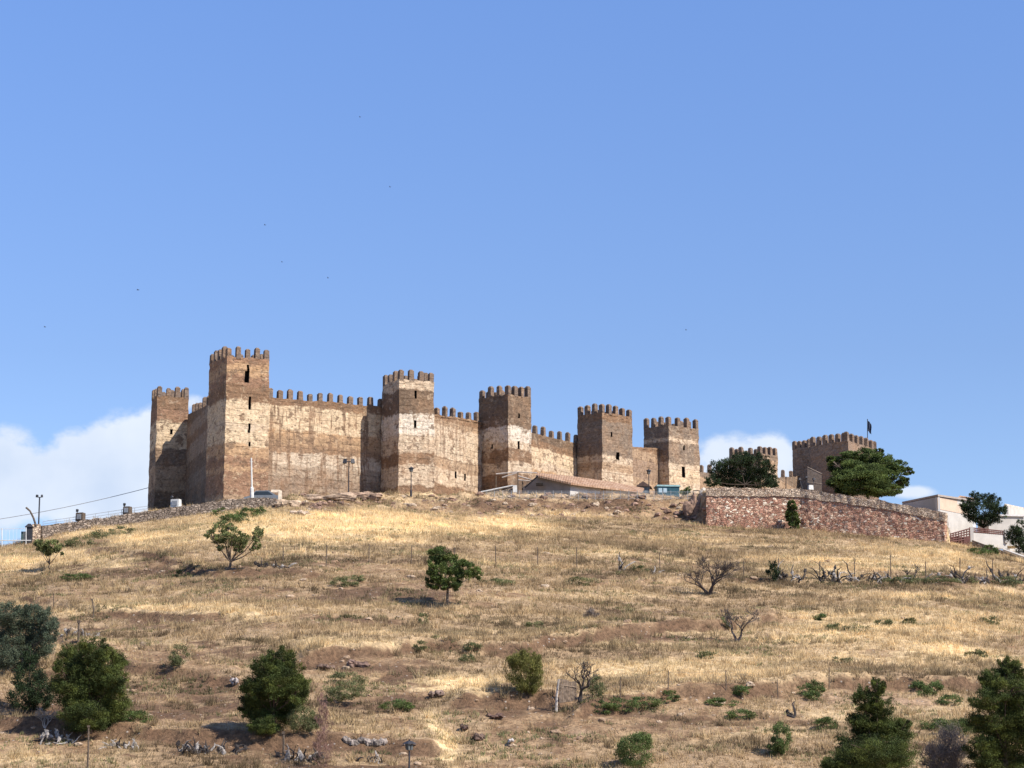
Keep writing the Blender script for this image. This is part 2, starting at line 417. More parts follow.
GOLD = [(330, 527, 150, 15, 1.5), (130, 537, 90, 10, .9), (40, 560, 70, 9, 1), (470, 528, 120, 14, .8), (880, 560, 140, 12, .85), (720, 668, 170, 22, .6), (900, 640, 150, 30, .6),
        (480, 690, 55, 12, .9), (440, 740, 10, 34, 1), (200, 605, 220, 7, .5), (350, 640, 120, 6, .6), (600, 700, 60, 12, .4), (700, 540, 150, 8, .4), (930, 600, 120, 8, .7), (30, 760, 40, 10, .6), (760, 730, 120, 20, .4)]
PINK = [(860, 702, 120, 9, 1), (590, 735, 70, 14, .7), (700, 712, 80, 8, .7), (500, 735, 60, 25, .6), (560, 510, 170, 12, .9), (690, 518, 50, 12, .8), (150, 655, 120, 16, .5), (300, 670, 70, 8, .5)]
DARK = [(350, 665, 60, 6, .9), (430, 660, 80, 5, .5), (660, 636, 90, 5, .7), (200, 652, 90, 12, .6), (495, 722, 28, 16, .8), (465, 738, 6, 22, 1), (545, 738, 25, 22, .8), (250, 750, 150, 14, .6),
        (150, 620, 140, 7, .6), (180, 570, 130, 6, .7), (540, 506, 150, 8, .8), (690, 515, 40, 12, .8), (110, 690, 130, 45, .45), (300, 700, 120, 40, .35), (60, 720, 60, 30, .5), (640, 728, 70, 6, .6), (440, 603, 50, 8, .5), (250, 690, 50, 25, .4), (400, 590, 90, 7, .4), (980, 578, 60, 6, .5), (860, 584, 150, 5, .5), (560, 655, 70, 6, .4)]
def masks(x, y, z):
    u, v = proj(x, y, z)
    u = u + 30 * (fbm(x * .15 + 3, y * .15) - .5) * 2; v = v + 9 * (fbm(x * .2, y * .2 + 30) - .5) * 2
    n1 = fbm(x * .10 + 2, y * .22, 4); n2 = fbm(x * .5 + 50, y * 1.1, 4)
    soil = np.clip(ell(u, v, SOIL) * (.45 + 1.1 * n2) + .9 * sst((n1 - .52) / .15) * .55 + (n2 - .5) * .9 + bankmask(x, y) * .6, 0, 1)
    gold = np.clip(ell(u, v, GOLD) + (fbm(x * .12 + 80, y * .3, 3) - .5) * 1.4, 0, 1)
    pink = np.clip(ell(u, v, PINK) + (fbm(x * .3 + 20, y * .6, 3) - .6), 0, 1)
    soil = np.clip(soil - .35 * ell(u, v, GOLD), 0, 1)
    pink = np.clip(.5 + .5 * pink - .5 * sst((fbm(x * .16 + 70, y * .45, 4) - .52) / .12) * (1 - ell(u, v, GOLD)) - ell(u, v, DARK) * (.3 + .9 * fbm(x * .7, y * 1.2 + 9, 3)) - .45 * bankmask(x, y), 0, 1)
    return soil, gold, pink
aa = np.concatenate([np.linspace(-1.2, -.4, 30)[:-1], np.linspace(-.4, .4, 700), np.linspace(.4, 1.2, 30)[1:]])
yy = np.concatenate([np.linspace(-150, 110, 60)[:-1], np.linspace(110, 262, 420), np.linspace(262, 350, 60)[1:], np.linspace(350, 4000, 50)[1:]])
AA, YY = np.meshgrid(aa, yy); XX = AA * np.maximum(YY, 60); ZZ = H(XX, YY)
gv = np.stack([XX.ravel(), YY.ravel(), ZZ.ravel()], 1); nc = len(aa); nr = len(yy)
ii = (np.arange(nr - 1)[:, None] * nc + np.arange(nc - 1)[None, :]).ravel()
gf = np.stack([ii, ii + 1, ii + nc + 1, ii + nc], 1)
S_, G_, K_ = masks(gv[:, 0], gv[:, 1], gv[:, 2])
t = NT('hill_ground'); at = t.n('ShaderNodeAttribute'); at.attribute_name = 'Msk'
sc_ = t.n('ShaderNodeSeparateColor'); t.l(at.outputs['Color'], sc_.inputs[0])
straw = t.mix(sc_.outputs[1], (.36, .25, .145), (.72, .53, .285))
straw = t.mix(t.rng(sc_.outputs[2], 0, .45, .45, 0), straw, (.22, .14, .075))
straw = t.mix(1.0, straw, t.gray(t.rng(t.noise(1.5, 7, t.mapping((1, 1.8, 1)), .7), .3, .7, .6, 1.35)), 'MULTIPLY')
soilc = t.mix(t.rng(t.noise(.8, 6), .35, .65), (.215, .13, .068), (.36, .24, .135))
soilc = t.mix(t.rng(sc_.outputs[2], .55, 1, 0, .75), soilc, (.44, .295, .185))
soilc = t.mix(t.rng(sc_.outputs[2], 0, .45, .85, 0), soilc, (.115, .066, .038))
soilc = t.mix(1.0, soilc, t.gray(t.rng(t.noise(4, 8, None, .75), .3, .7, .5, 1.4)), 'MULTIPLY')
vo = t.n('ShaderNodeTexVoronoi'); vo.inputs['Scale'].default_value = 2.6; t.l(t.pos, vo.inputs['Vector'])
sv = t.n('ShaderNodeSeparateColor'); t.l(vo.outputs['Color'], sv.inputs[0])
peb = t.math('MULTIPLY', t.rng(vo.outputs['Distance'], .16, .22, 1, 0), t.rng(sv.outputs[0], .72, .78))
soilc = t.mix(t.math('MULTIPLY', peb, .7), soilc, (.42, .36, .30))
fac = t.rng(t.math('ADD', sc_.outputs[0], t.math('MULTIPLY', t.math('SUBTRACT', t.noise(2.0, 6, None, .7), .5), .9)), .3, .62)
colg = t.mix(fac, straw, soilc)
t.bump(t.math('ADD', t.noise(2.5, 8, None, .7), t.math('MULTIPLY', peb, .3)), .3, .8)
M_ground = t.out(colg)
go = np_mesh('ground', gv, gf, M_ground, cols=None, smooth=True)
ma = go.data.color_attributes.new('Msk', 'FLOAT_COLOR', 'POINT')
mm = np.ones((len(gv), 4), np.float32); mm[:, 0] = S_; mm[:, 1] = G_; mm[:, 2] = K_; ma.data.foreach_set('color', mm.ravel())
tag(go, kind='structure')

# ------------------------------------------------------------------ castle
HN = 0
merlon_src = []
M_merlon = castle_mat('merlon_tapia', 0, 100, [(0, (.17, .125, .095)), (.9, (.2, .15, .11))], .25, TAN, .3, 5)
def make_merlon_mesh(i, w, d, h):
    random.seed(40 + i); mb = MB(); c = Vector((0, 0, 0))
    mb.box((0, 0, h * .42), (w, d, h * .9), 0, .97, .03)
    mb.box((0, 0, h * .93), (w * .94, d * .94, h * .14), 0, .55, .02)
    me = bpy.data.meshes.new('merlon')
    me.from_pydata(mb.v, [], mb.f); me.materials.append(M_merlon); return me
MER = [make_merlon_mesh(i, .56, .5, 1.15 + .06 * i) for i in range(3)]
MERT = [make_merlon_mesh(10 + i, .55, .56, 1.3 + .06 * i) for i in range(3)]
def merlon(parent, p, rz, big=False):
    me = random.choice(MERT if big else MER)
    o = mk('merlon', me, None, parent, p); o.rotation_euler = (0, 0, rz + random.uniform(-.06, .06))
    o.scale = (random.uniform(.9, 1.08), 1, random.choice((1, 1, 1, 1, .9, .8, .95)) * random.uniform(.9, 1.08)); return o
def dsp(p, amp=.085):
    q = Vector(p); nv = mnoise.noise_vector(q * .55) * amp + mnoise.noise_vector(q * 2.1) * amp * .9
    return q + nv
def wall_shell(name, foot, ztop, zbot, mat, parent, windows=(), batter=.012, closed=True, cell=.42, rag=.12):
    """foot: CCW list of xy. windows: (side index, along fraction, z, w, h)."""
    n = len(foot); cx = sum(p[0] for p in foot) / n; cy = sum(p[1] for p in foot) / n
    mb = MB(); holes = []
    for s in range(n if closed else n - 1):
        a = Vector((*foot[s], 0)); b = Vector((*foot[(s + 1) % n], 0)); L = (b - a).length
        nx = max(2, int(L / cell)); nzz = max(3, int((ztop - zbot) / cell)); t_ = (b - a) / L; nrm = Vector((t_.y, -t_.x, 0))
        ws = [w for w in windows if w[0] == s]; base = len(mb.v)
        hol = set()
        for w in ws:
            iu = int(round(w[1] * nx - w[3] / cell / 2)); iz = int(round((w[2] - zbot) / (ztop - zbot) * nzz - w[4] / cell / 2))
            ku = max(1, int(round(w[3] / (L / nx)))); kz = max(1, int(round(w[4] / ((ztop - zbot) / nzz))))
            iu = min(max(iu, 1), nx - ku - 1) if nx > ku + 1 else 0
            for i in range(iu, iu + ku):
                for j in range(iz, iz + kz): hol.add((i, j))
            holes.append((a, b, nx, nzz, iu, iz, ku, kz, nrm))
        vs = []
        def pt(i, j):
            p = a + (b - a) * (i / nx); z = zbot + (ztop - zbot) * j / nzz
            q = Vector((cx + (p.x - cx) * (1 + batter * (ztop - z) / 4), cy + (p.y - cy) * (1 + batter * (ztop - z) / 4), z)) if closed else Vector((p.x, p.y, z)) + nrm * batter * (ztop - z)
            q = dsp(q)
            if j == nzz: q.z += rag * mnoise.noise(q * 1.3)
            return q
        for j in range(nzz + 1):
            for i in range(nx + 1): vs.append(pt(i, j))
        fs = [(j * (nx + 1) + i, j * (nx + 1) + i + 1, (j + 1) * (nx + 1) + i + 1, (j + 1) * (nx + 1) + i) for j in range(nzz) for i in range(nx) if (i, j) not in hol]
        mb.add(vs, fs)
        for k, hh in enumerate(holes):
            if len(hh) == 9 and hh[0] is a:
                _, _, _, _, iu, iz, ku, kz, _ = hh
                cs = [pt(iu, iz), pt(iu + ku, iz), pt(iu + ku, iz + kz), pt(iu, iz + kz)]
                holes[k] = (cs, nrm)
    if closed:
        mb.add([dsp((p[0], p[1], ztop - .25)) for p in foot], [tuple(range(n))])
    o = obj(name, mb, mat, parent)
    for h in holes:
        cs, nrm = h; w = MB(); inn = [c - nrm * .7 for c in cs]
        w.add(cs + inn, [(4, 5, 6, 7), (0, 1, 5, 4), (1, 2, 6, 5), (2, 3, 7, 6), (3, 0, 4, 7)])
        obj('window', w, M_dark, o)
    return o
castle = thing('castle', 'ruined rammed earth castle with square crenellated towers along the hilltop', 'castle', G(228, 500))
def solve_len(Cx, Cy, dx, dy, u, v=400):
    a = A_(u, v); return (a * Cy - Cx) / (dx - a * dy)
def tower(label, uL, uC, uR, vtop, d, ang, zb, mat_args, mr=4, ml=4, windows=(), batter=.012, cell=.3):
    al = math.radians(ang); c, s = math.cos(al), math.sin(al)
    p = P(uC, vtop, d); Cx, Cy = p.x, p.y
    w = solve_len(Cx, Cy, c, s, uR, vtop); q = solve_len(Cx, Cy, -s, c, uL, vtop)
    R = (Cx + w * c, Cy + w * s); Lp = (Cx - q * s, Cy + q * c); B = (R[0] - q * s, R[1] + q * c)
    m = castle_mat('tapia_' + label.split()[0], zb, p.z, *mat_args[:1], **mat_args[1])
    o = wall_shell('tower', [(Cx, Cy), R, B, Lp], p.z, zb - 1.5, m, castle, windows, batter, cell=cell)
    o['label'] = label
    i = .28
    def edge(p0, p1, k, inc0, rz):
        p0 = Vector((*p0, 0)); p1 = Vector((*p1, 0)); L = (p1 - p0).length; t_ = (p1 - p0) / L
        nin = Vector((-t_.y, t_.x, 0))
        for j in range(k):
            if j == 0 and not inc0: continue
            pp = p0 + t_ * (i + (L - 2 * i) * j / (k - 1)) + nin * i
            merlon(o, (pp.x, pp.y, p.z - .12), rz, True)
    edge((Cx, Cy), R, mr, True, al); edge(R, B, ml, False, al + math.pi / 2)
    edge(B, Lp, mr, False, al); 
    p0, p1 = Vector((*Lp, 0)), Vector((Cx, Cy, 0)); t_ = (p1 - p0).normalized(); L = (p1 - p0).length; nin = Vector((-t_.y, t_.x, 0))
    for j in range(1, ml - 1):
        pp = p0 + t_ * (i + (L - 2 * i) * j / (ml - 1)) + nin * i; merlon(o, (pp.x, pp.y, p.z - .12), al + math.pi / 2, True)
    print('tower', label[:20], 'w %.1f q %.1f h %.1f' % (w, q, p.z - zb)); return o
def curtain(label, a, b, zb, mat_args, merl=0, thick=1.6, mu=None, windows=()):
    """a, b: (u, v, d) of the top line (merlon base) at both ends."""
    A = P(*a); B = P(*b); zt = (A.z + B.z) / 2
    t_ = Vector((B.x - A.x, B.y - A.y, 0)); L = t_.length; t_ /= L; nin = Vector((-t_.y, t_.x, 0))
    foot = [(A.x, A.y), (B.x, B.y), (B.x + nin.x * thick, B.y + nin.y * thick), (A.x + nin.x * thick, A.y + nin.y * thick)]
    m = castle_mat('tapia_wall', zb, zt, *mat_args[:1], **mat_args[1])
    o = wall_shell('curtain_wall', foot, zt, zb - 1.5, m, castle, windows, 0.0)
    me = o.data; org = wloc(o)   # follow the sloping top line
    for v in me.vertices:
        wz = v.co.z + org.z; f = ((v.co.x + org.x - A.x) * t_.x + (v.co.y + org.y - A.y) * t_.y) / L
        k = max(0, (wz - zb) / (zt - zb)); v.co.z += (A.z + (B.z - A.z) * f - zt) * k
    o['label'] = label; rz = math.atan2(t_.y, t_.x)
    us = mu if mu else [a[0] + (b[0] - a[0]) * (k + .5) / merl for k in range(merl)]
    for u in us:
        dd = solve_len(A.x, A.y, t_.x, t_.y, u, a[1]); f = dd / L
        merlon(o, (A.x + t_.x * dd + nin.x * .3, A.y + t_.y * dd + nin.y * .3, A.z + (B.z - A.z) * f - .12), rz)
    return o
ZB = lambda v, d: E(v) * d
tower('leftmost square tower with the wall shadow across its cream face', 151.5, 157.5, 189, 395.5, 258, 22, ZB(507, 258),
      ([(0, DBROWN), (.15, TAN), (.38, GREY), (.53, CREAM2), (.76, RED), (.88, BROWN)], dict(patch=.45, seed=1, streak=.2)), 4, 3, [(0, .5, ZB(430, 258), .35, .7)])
tower('tallest corner tower with weathered cream and brown bands', 209.5, 227, 269.5, 356, 236, 28, ZB(500, 236),
      ([(0, TAN), (.05, RED), (.2, ORANGE), (.24, RED), (.31, ORANGE), (.40, CREAM2), (.50, CREAM), (.54, CREAM2), (.69, BROWN), (.80, RED), (.87, ORANGE), (.95, RED)], dict(patch=.6, seed=2, pthr=.56, streak=.2, pcol=CREAM2)), 5, 5,
      [(0, .5, ZB(366, 236), .3, .8), (0, .48, ZB(375, 236), .5, 1.2), (0, .56, ZB(399, 236), .25, 1.0), (0, .54, ZB(406, 236), .25, .5), (0, .56, ZB(425, 236), .25, 1.1), (0, .56, ZB(443, 236), .25, .5)], .009, .25)  # the narrow window recesses are added to stand for the tower's vertical crack
tower('second tower with a broad pale cream middle', 382.5, 399.5, 434, 379, 245, 28, ZB(496, 245),
      ([(0, BROWN), (.1, CREAM), (.28, BROWN), (.38, CREAM), (.52, WHITE), (.71, DBROWN), (.92, CREAM)], dict(patch=.45, seed=3, streak=.25)), 4, 4,
      [(0, .45, ZB(393, 245), .4, .8), (0, .5, ZB(421, 245), .35, 1.0)])
tower('third tower with dark upper half above the pergola', 479, 508, 531, 394, 257, 45, ZB(493, 257),
      ([(0, DBROWN), (.12, BROWN), (.2, CREAM), (.32, BROWN), (.45, CREAM), (.53, WHITE), (.68, DBROWN)], dict(patch=.3, seed=4, streak=.35)), 4, 4,
      [(0, .5, ZB(414, 257), .35, .7), (0, .5, ZB(443, 257), .35, .9), (3, .5, ZB(443, 257), .35, .7)])
tower('fourth tower grey brown above mottled cream', 577.5, 602, 632, 412, 271, 45, ZB(494, 271),
      ([(0, TAN), (.12, CREAM), (.3, TAN), (.40, CREAM), (.48, GREY), (.9, BROWN)], dict(patch=.45, seed=5, streak=.35, pcol=TAN)), 5, 4,
      [(0, .5, ZB(455, 271), .5, .9), (0, .3, ZB(433, 271), .35, .7)])
tower('fifth tower with large ragged cream patches', 643.5, 668.5, 698.5, 424.5, 281, 43, ZB(495, 281),
      ([(0, CREAM), (.2, CREAM2), (.38, CREAM), (.47, GREY), (.76, CREAM), (.82, GREY), (.93, GREY)], dict(patch=.35, seed=6, streak=.35, pthr=.52)), 4, 4,
      [(0, .5, ZB(470, 281), .6, 1.5), (0, .5, ZB(445, 281), .35, .6)])
tower('small far tower rising behind the dark tree', 729, 760.5, 777.5, 453, 305, 52, ZB(492, 305),
      ([(0, TAN), (.3, CREAM), (.6, TAN), (.85, GREY)], dict(patch=.5, seed=7)), 4, 4)
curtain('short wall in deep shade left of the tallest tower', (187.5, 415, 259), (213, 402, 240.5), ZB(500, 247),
        ([(0, DBROWN), (.2, GREY), (.35, DBROWN), (.5, (.27, .2, .14)), (.7, BROWN), (.8, (.27, .2, .14)), (.93, DBROWN)], dict(patch=.5, seed=8, pcol=TAN)), mu=[191.5, 194.5, 198, 202, 206])  # bands darkened so the colour carries this wall's deep shade
curtain('long sunlit cream wall with brown runs', (262, 396.5, 241), (388, 407, 250), ZB(494, 245),
        ([(0, (.25, .18, .125)), (.16, (.33, .25, .175)), (.28, (.50, .40, .29)), (.42, (.27, .17, .10)), (.50, (.36, .235, .135)), (.60, ORANGE), (.66, CREAM2), (.92, BROWN)], dict(patch=.25, seed=9, streak=.8)),
        mu=[271 + 10.05 * k for k in range(12)])
curtain('mottled cream wall between the second and third towers', (430, 413.5, 250), (486, 422, 261), ZB(495, 255),
        ([(0, BROWN), (.1, CREAM), (.3, TAN), (.45, CREAM), (.85, TAN), (.92, BROWN)], dict(patch=.5, seed=10, streak=.6, pcol=CREAM2)),
        mu=[439 + 7.9 * k for k in range(6)], windows=[(0, .45, ZB(474, 255), .4, .8), (0, .6, ZB(474, 255), .4, .8)])
curtain('pale cream wall behind the long tiled shed', (524, 431, 262), (584, 445, 276), ZB(494, 269),
        ([(0, TAN), (.28, ORANGE), (.36, CREAM), (.5, CREAM2), (.74, BROWN), (.86, DBROWN)], dict(patch=.3, seed=11, streak=.2)),
        mu=[537 + 8.2 * k for k in range(6)])
curtain('low brown wall without merlons between two towers', (626, 446, 275), (662, 449, 283), ZB(494, 279),
        ([(0, TAN), (.3, (.27, .185, .125)), (.7, TAN), (.9, BROWN)], dict(patch=.4, seed=12, pcol=TAN)))
curtain('low battlemented wall half hidden by the dark tree', (694, 472, 286), (736, 473, 304), ZB(496, 295), ([(0, TAN), (.6, GREY)], dict(patch=.4, seed=13, pcol=TAN)), mu=[703.5, 711.5, 720, 728])
curtain('low wall beside the keep with few merlons', (774, 478, 310), (800, 476, 328), ZB(496, 320), ([(0, TAN), (.6, GREY)], dict(patch=.4, seed=14, pcol=GREY)), mu=[785, 793])
# keep
kz = P(848, 440.5, 320).z; kz2 = P(800, 447.5, 331).z
km = castle_mat('tapia_keep', ZB(497, 325), kz, [(0, (.19, .13, .095)), (.45, (.21, .145, .105)), (.8, (.23, .165, .12))], .3, TAN, .25, 15)
def merlon_ring(part, foot, ks, z, sc):
    for s in range(len(foot)):
        a = Vector((*foot[s], 0)); b = Vector((*foot[(s + 1) % len(foot)], 0)); t_ = (b - a).normalized(); nin = Vector((-t_.y, t_.x, 0))
        for j in range(ks[s]):
            pp = a + (b - a) * ((j + .15) / ks[s]) + nin * .35
            o = merlon(part, (pp.x, pp.y, z - .12), math.atan2(t_.y, t_.x), True); o.scale = sc
kf = [(p.x, p.y) for p in (P(810.5, 443, 326), P(848, 440, 320), P(877, 447, 330), P(872, 447, 346), P(815, 447, 348))]
keep = wall_shell('keep', kf, kz, ZB(500, 320) - 2, km, castle, (), .006, rag=.08); keep['label'] = 'broad many sided keep of reddish earth under the flag'
merlon_ring(keep, kf, (6, 6, 3, 7, 4), kz, (1.25, 1.1, 1.1))
kf = [(p.x, p.y) for p in (P(792.5, 447, 333), P(812, 447, 330), P(812, 447, 344), P(794, 447, 346))]
kp2 = wall_shell('tower', kf, kz2, ZB(500, 320) - 2, km, castle, (), .006); kp2['label'] = 'lower turret joined to the left side of the keep'
merlon_ring(kp2, kf, (4, 3, 3, 3), kz2, (1.1, 1.0, 1.0))
fl = thing('flagpole', 'thin flagpole with a small limp dark flag on the keep', 'flag', P(867.5, 440, 334))
mb = MB(); mb.tube([P(867.5, 444, 334), P(867.5, 419, 334)], .06, 6); obj('pole', mb, M_metal_dark, fl)
mb = MB(); vs = []; p0 = P(867.7, 420, 334)
for i in range(6):
    for j in range(7): vs.append((p0.x + .1 * i + .05 * math.sin(j), p0.y + .18 * math.sin(i * 1.9 + j * .4), p0.z - .28 * j - .12 * i))
mb.add(vs, [(i * 7 + j, (i + 1) * 7 + j, (i + 1) * 7 + j + 1, i * 7 + j + 1) for i in range(5) for j in range(6)])
obj('flag', mb, plain('flag_cloth', (.05, .06, .09), .8), fl)

# ------------------------------------------------------------------ retaining walls
def ribbon_wall(name, label, cat, pts, thick, mat, jit=.1, nx=60, nzz=10, bat=.25):
    """pts: (u, vtop, vbot, d)"""
    us = [p[0] for p in pts]; mb = MB()
    def T(s):
        u = us[0] + (us[-1] - us[0]) * s; r = [np.interp(u, us, [p[k] for p in pts]) for k in (1, 2, 3)]
        return P(u, r[0], r[2]), P(u, r[1], r[2])
    base = []
    for side in (0, 1):
        vs = []
        for i in range(nx + 1):
            tp, bt = T(i / nx); t2, _ = T(min(1, i / nx + .01)); t0, _ = T(max(0, i / nx - .01))
            dr = (t2 - t0); nin = Vector((-dr.y, dr.x, 0)).normalized()
            for j in range(nzz + 1):
                q = bt - Vector((0, 0, .8)); q = q + (tp - q) * (j / nzz)
                q = dsp(q, jit); 
                if j == nzz: q.z += jit * .8 * mnoise.noise(q * .9)
                q += nin * (side * thick + (bat * (1 - j / nzz) * -1 if side == 0 else 0)); vs.append(q)
        base.append(vs)
    n = nzz + 1; N = len(base[0])
    fs = [(i * n + j, (i + 1) * n + j, (i + 1) * n + j + 1, i * n + j + 1) for i in range(nx) for j in range(nzz)]
    fs += [(N + i * n + j, N + i * n + j + 1, N + (i + 1) * n + j + 1, N + (i + 1) * n + j) for i in range(nx) for j in range(nzz)]
    fs += [(i * n + nzz, (i + 1) * n + nzz, N + (i + 1) * n + nzz, N + i * n + nzz) for i in range(nx)]
    for i in (0, nx): fs += [(i * n + j, i * n + j + 1, N + i * n + j + 1, N + i * n + j) for j in range(nzz)]
    mb.add(base[0] + base[1], fs); o = obj(name, mb, mat, None); return tag(o, label, cat)
M_redwall = masonry_mat('red_masonry', [(.40, .205, .135), (.50, .28, .19), (.60, .38, .26), (.42, .22, .15), (.66, .48, .33), (.30, .145, .095), (.60, .37, .25), (.40, .205, .14), (.85, .72, .55)], 2.7, (.48, .30, .20))
M_capwall = masonry_mat('pale_masonry', [(.56, .43, .31), (.64, .50, .36), (.48, .36, .26), (.42, .28, .19)], 3, (.42, .31, .22))
M_greywall = masonry_mat('grey_masonry', [(.20, .155, .12), (.26, .205, .16), (.17, .13, .10), (.34, .27, .21)], 2.6, (.13, .10, .075))
ribbon_wall('retaining_wall', 'long red rubble stone retaining wall studded with white stones below the terrace', 'wall',
            [(706, 488, 530, 238.9), (722, 488, 531, 238.6), (800, 489.5, 534, 237.7), (870, 499, 540, 234.8), (945, 513, 547, 231.7)], 1.2, M_redwall, .1, 150, 14)
co = ribbon_wall('coping', None, None, [(706, 487.6, 488.6, 238.8), (722, 487.6, 488.6, 238.5), (800, 489.1, 490, 237.6), (870, 498.6, 499.4, 234.7), (945, 512.6, 513.4, 231.6)], 1.1, M_capwall, .1, 150, 3, .03)
rw = bpy.data.objects['retaining_wall']; dv = np.array(wloc(co) - wloc(rw)); co.parent = rw; co.location = dv
ribbon_wall('parapet_wall', 'low grey stone parapet sloping down the left skyline below the castle', 'wall',
            [(41, 526, 538, 221), (60, 523.5, 535, 222.6), (90, 519.5, 531, 223.8), (150, 510.5, 522, 225.8), (200, 503.5, 515, 226.6), (232, 499, 512, 227.2), (276, 498, 511, 228)], .6, M_greywall, .12, 110, 5)

# ------------------------------------------------------------------ grass
def scatter(name, N, amin, amax, ymin, ymax, seed, dens_fn, blades, hgt, wid, colfn, mat, spread=.35):
    r = np.random.default_rng(seed)
    y = ymin + (ymax - ymin) * r.random(N) ** .9; a = amin + (amax - amin) * r.random(N); x = a * y
    z = H(x, y); s, g, k = masks(x, y, z)
    keep_ = r.random(N) < dens_fn(x, y, s, g)
    yc = np.interp(a, TA, TYC); keep_ &= y < yc + 3
    x, y, z, s, g, k = x[keep_], y[keep_], z[keep_], s[keep_], g[keep_], k[keep_]; n = len(x)
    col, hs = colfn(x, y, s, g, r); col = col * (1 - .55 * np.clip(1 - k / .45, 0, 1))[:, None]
    V = np.zeros((n, blades, 3, 3)); ang = r.random((n, blades)) * 2 * np.pi; lean = r.random((n, blades)) * .9
    bh = hgt * hs[:, None] * (.5 + r.random((n, blades))); bw = wid * (.6 + .8 * r.random((n, blades)))
    ox = (r.random((n, blades)) - .5) * spread; oy = (r.random((n, blades)) - .5) * spread
    ca, sa = np.cos(ang), np.sin(ang); pa = r.random((n, blades)) * np.pi; cp, sp = np.cos(pa), np.sin(pa)
    bx = x[:, None] + ox; by = y[:, None] + oy; bz = z[:, None] - .04
    V[:, :, 0] = np.stack([bx - cp * bw, by - sp * bw, bz + 0 * bx], -1); V[:, :, 1] = np.stack([bx + cp * bw, by + sp * bw, bz + 0 * bx], -1)
    V[:, :, 2] = np.stack([bx + ca * lean * bh, by + sa * lean * bh, bz + bh], -1)
    V = V.reshape(-1, 3); Fc = np.arange(len(V)).reshape(-1, 3)
    cc = np.repeat(col, blades, 0) * (.85 + .3 * r.random((n * blades, 1)))
    print(name, n, 'tufts'); o = np_mesh(name, V, Fc, mat, cols=cc); return o
def dg(x, y, s, g):
    return np.clip((1 - 1.05 * s), .03, 1) * np.clip(.35 + 1.2 * fbm(x * .6, y * .9, 3), 0, 1)
def cg(x, y, s, g, r):
    lo = np.array([.36, .255, .14]); hi = np.array([.86, .66, .36]); m = np.clip(g * 1.0 + .15 * r.normal(size=len(x)), 0, 1)[:, None]
    c = lo + (hi - lo) * m; c = c * (.66 + .68 * fbm(x * .22, y * .6, 4))[:, None]
    return c, (.55 + .9 * fbm(x * .4 + 7, y * .5, 2))
o = scatter('dry_grass', 245000, -.39, .39, 122, 250, 11, dg, 6, .25, .024, cg, M_grass)
tag(o, 'dry straw coloured grass covering the hillside', 'grass', kind='stuff')
def dt(x, y, s, g): return np.clip(1.1 - s, 0.08, 1) * sst((fbm(x * .3 + 11, y * .5, 3) - .38) / .25)
def ct_(x, y, s, g, r):
    c, h = cg(x, y, s, g, r); return c * (.75 + .45 * r.random((len(x), 1))), .6 + .7 * r.random(len(x))
o = scatter('grass_tussocks', 21000, -.38, .38, 120, 240, 15, dt, 26, .5, .022, ct_, M_grass, .5)
tag(o, 'taller fluffy tussocks of straw grass standing out of the short grass', 'grass', kind='stuff')
def dw(x, y, s, g):
    return sst((fbm(x * .22 + 31, y * .5, 3) - .60) / .08) * .9
def cw(x, y, s, g, r):
    c = np.array([.165, .165, .075])[None] * (.6 + .9 * r.random((len(x), 1))) + np.array([.08, .05, .02])[None] * r.random((len(x), 1)); return c, np.full(len(x), 1.0)
o = scatter('weeds', 110000, -.37, .37, 124, 244, 12, dw, 7, .2, .035, cw, M_grass)
tag(o, 'patchy olive green weeds among the dry grass', 'weeds', kind='stuff')
# stones
r = np.random.default_rng(5); mb = MB(); random.seed(3); cnt = 0
N = 22000; y = 124 + 124 * r.random(N) ** .8; x = (-.36 + .72 * r.random(N)) * y; z = H(x, y); s, g, k = masks(x, y, z); aS = x / y
yf = np.interp(aS, TA, TYF); yc = np.interp(aS, TA, TYC)
bankm = (aS > A_(262)) & (aS < A_(706)) & (y > yf - 1) & (y < yc + 1)
for i in range(N):
    if y[i] > yc[i]: continue
    pr = .9 if bankm[i] else (s[i] ** 2) * .22
    if r.random() > pr: continue
    q = r.random() ** 3 * (.34 if bankm[i] else .22) + .06; b = r.random(); c0 = np.array([.26, .165, .10]) * (1 - b) + np.array([.40, .31, .22]) * b
    if bankm[i] and b < .8: c0 = np.array([.22, .14, .10]) * (.5 + .9 * r.random())
    mb.rock((x[i], y[i], z[i] + q * .1), (q * 1.3, q, q * .7), i * .37, col=tuple(c0)); cnt += 1
print('stones', cnt)
o = obj('loose_stones', mb, M_rock); tag(o, 'loose brown and pale stones strewn over the bare earth', 'stones', kind='stuff')

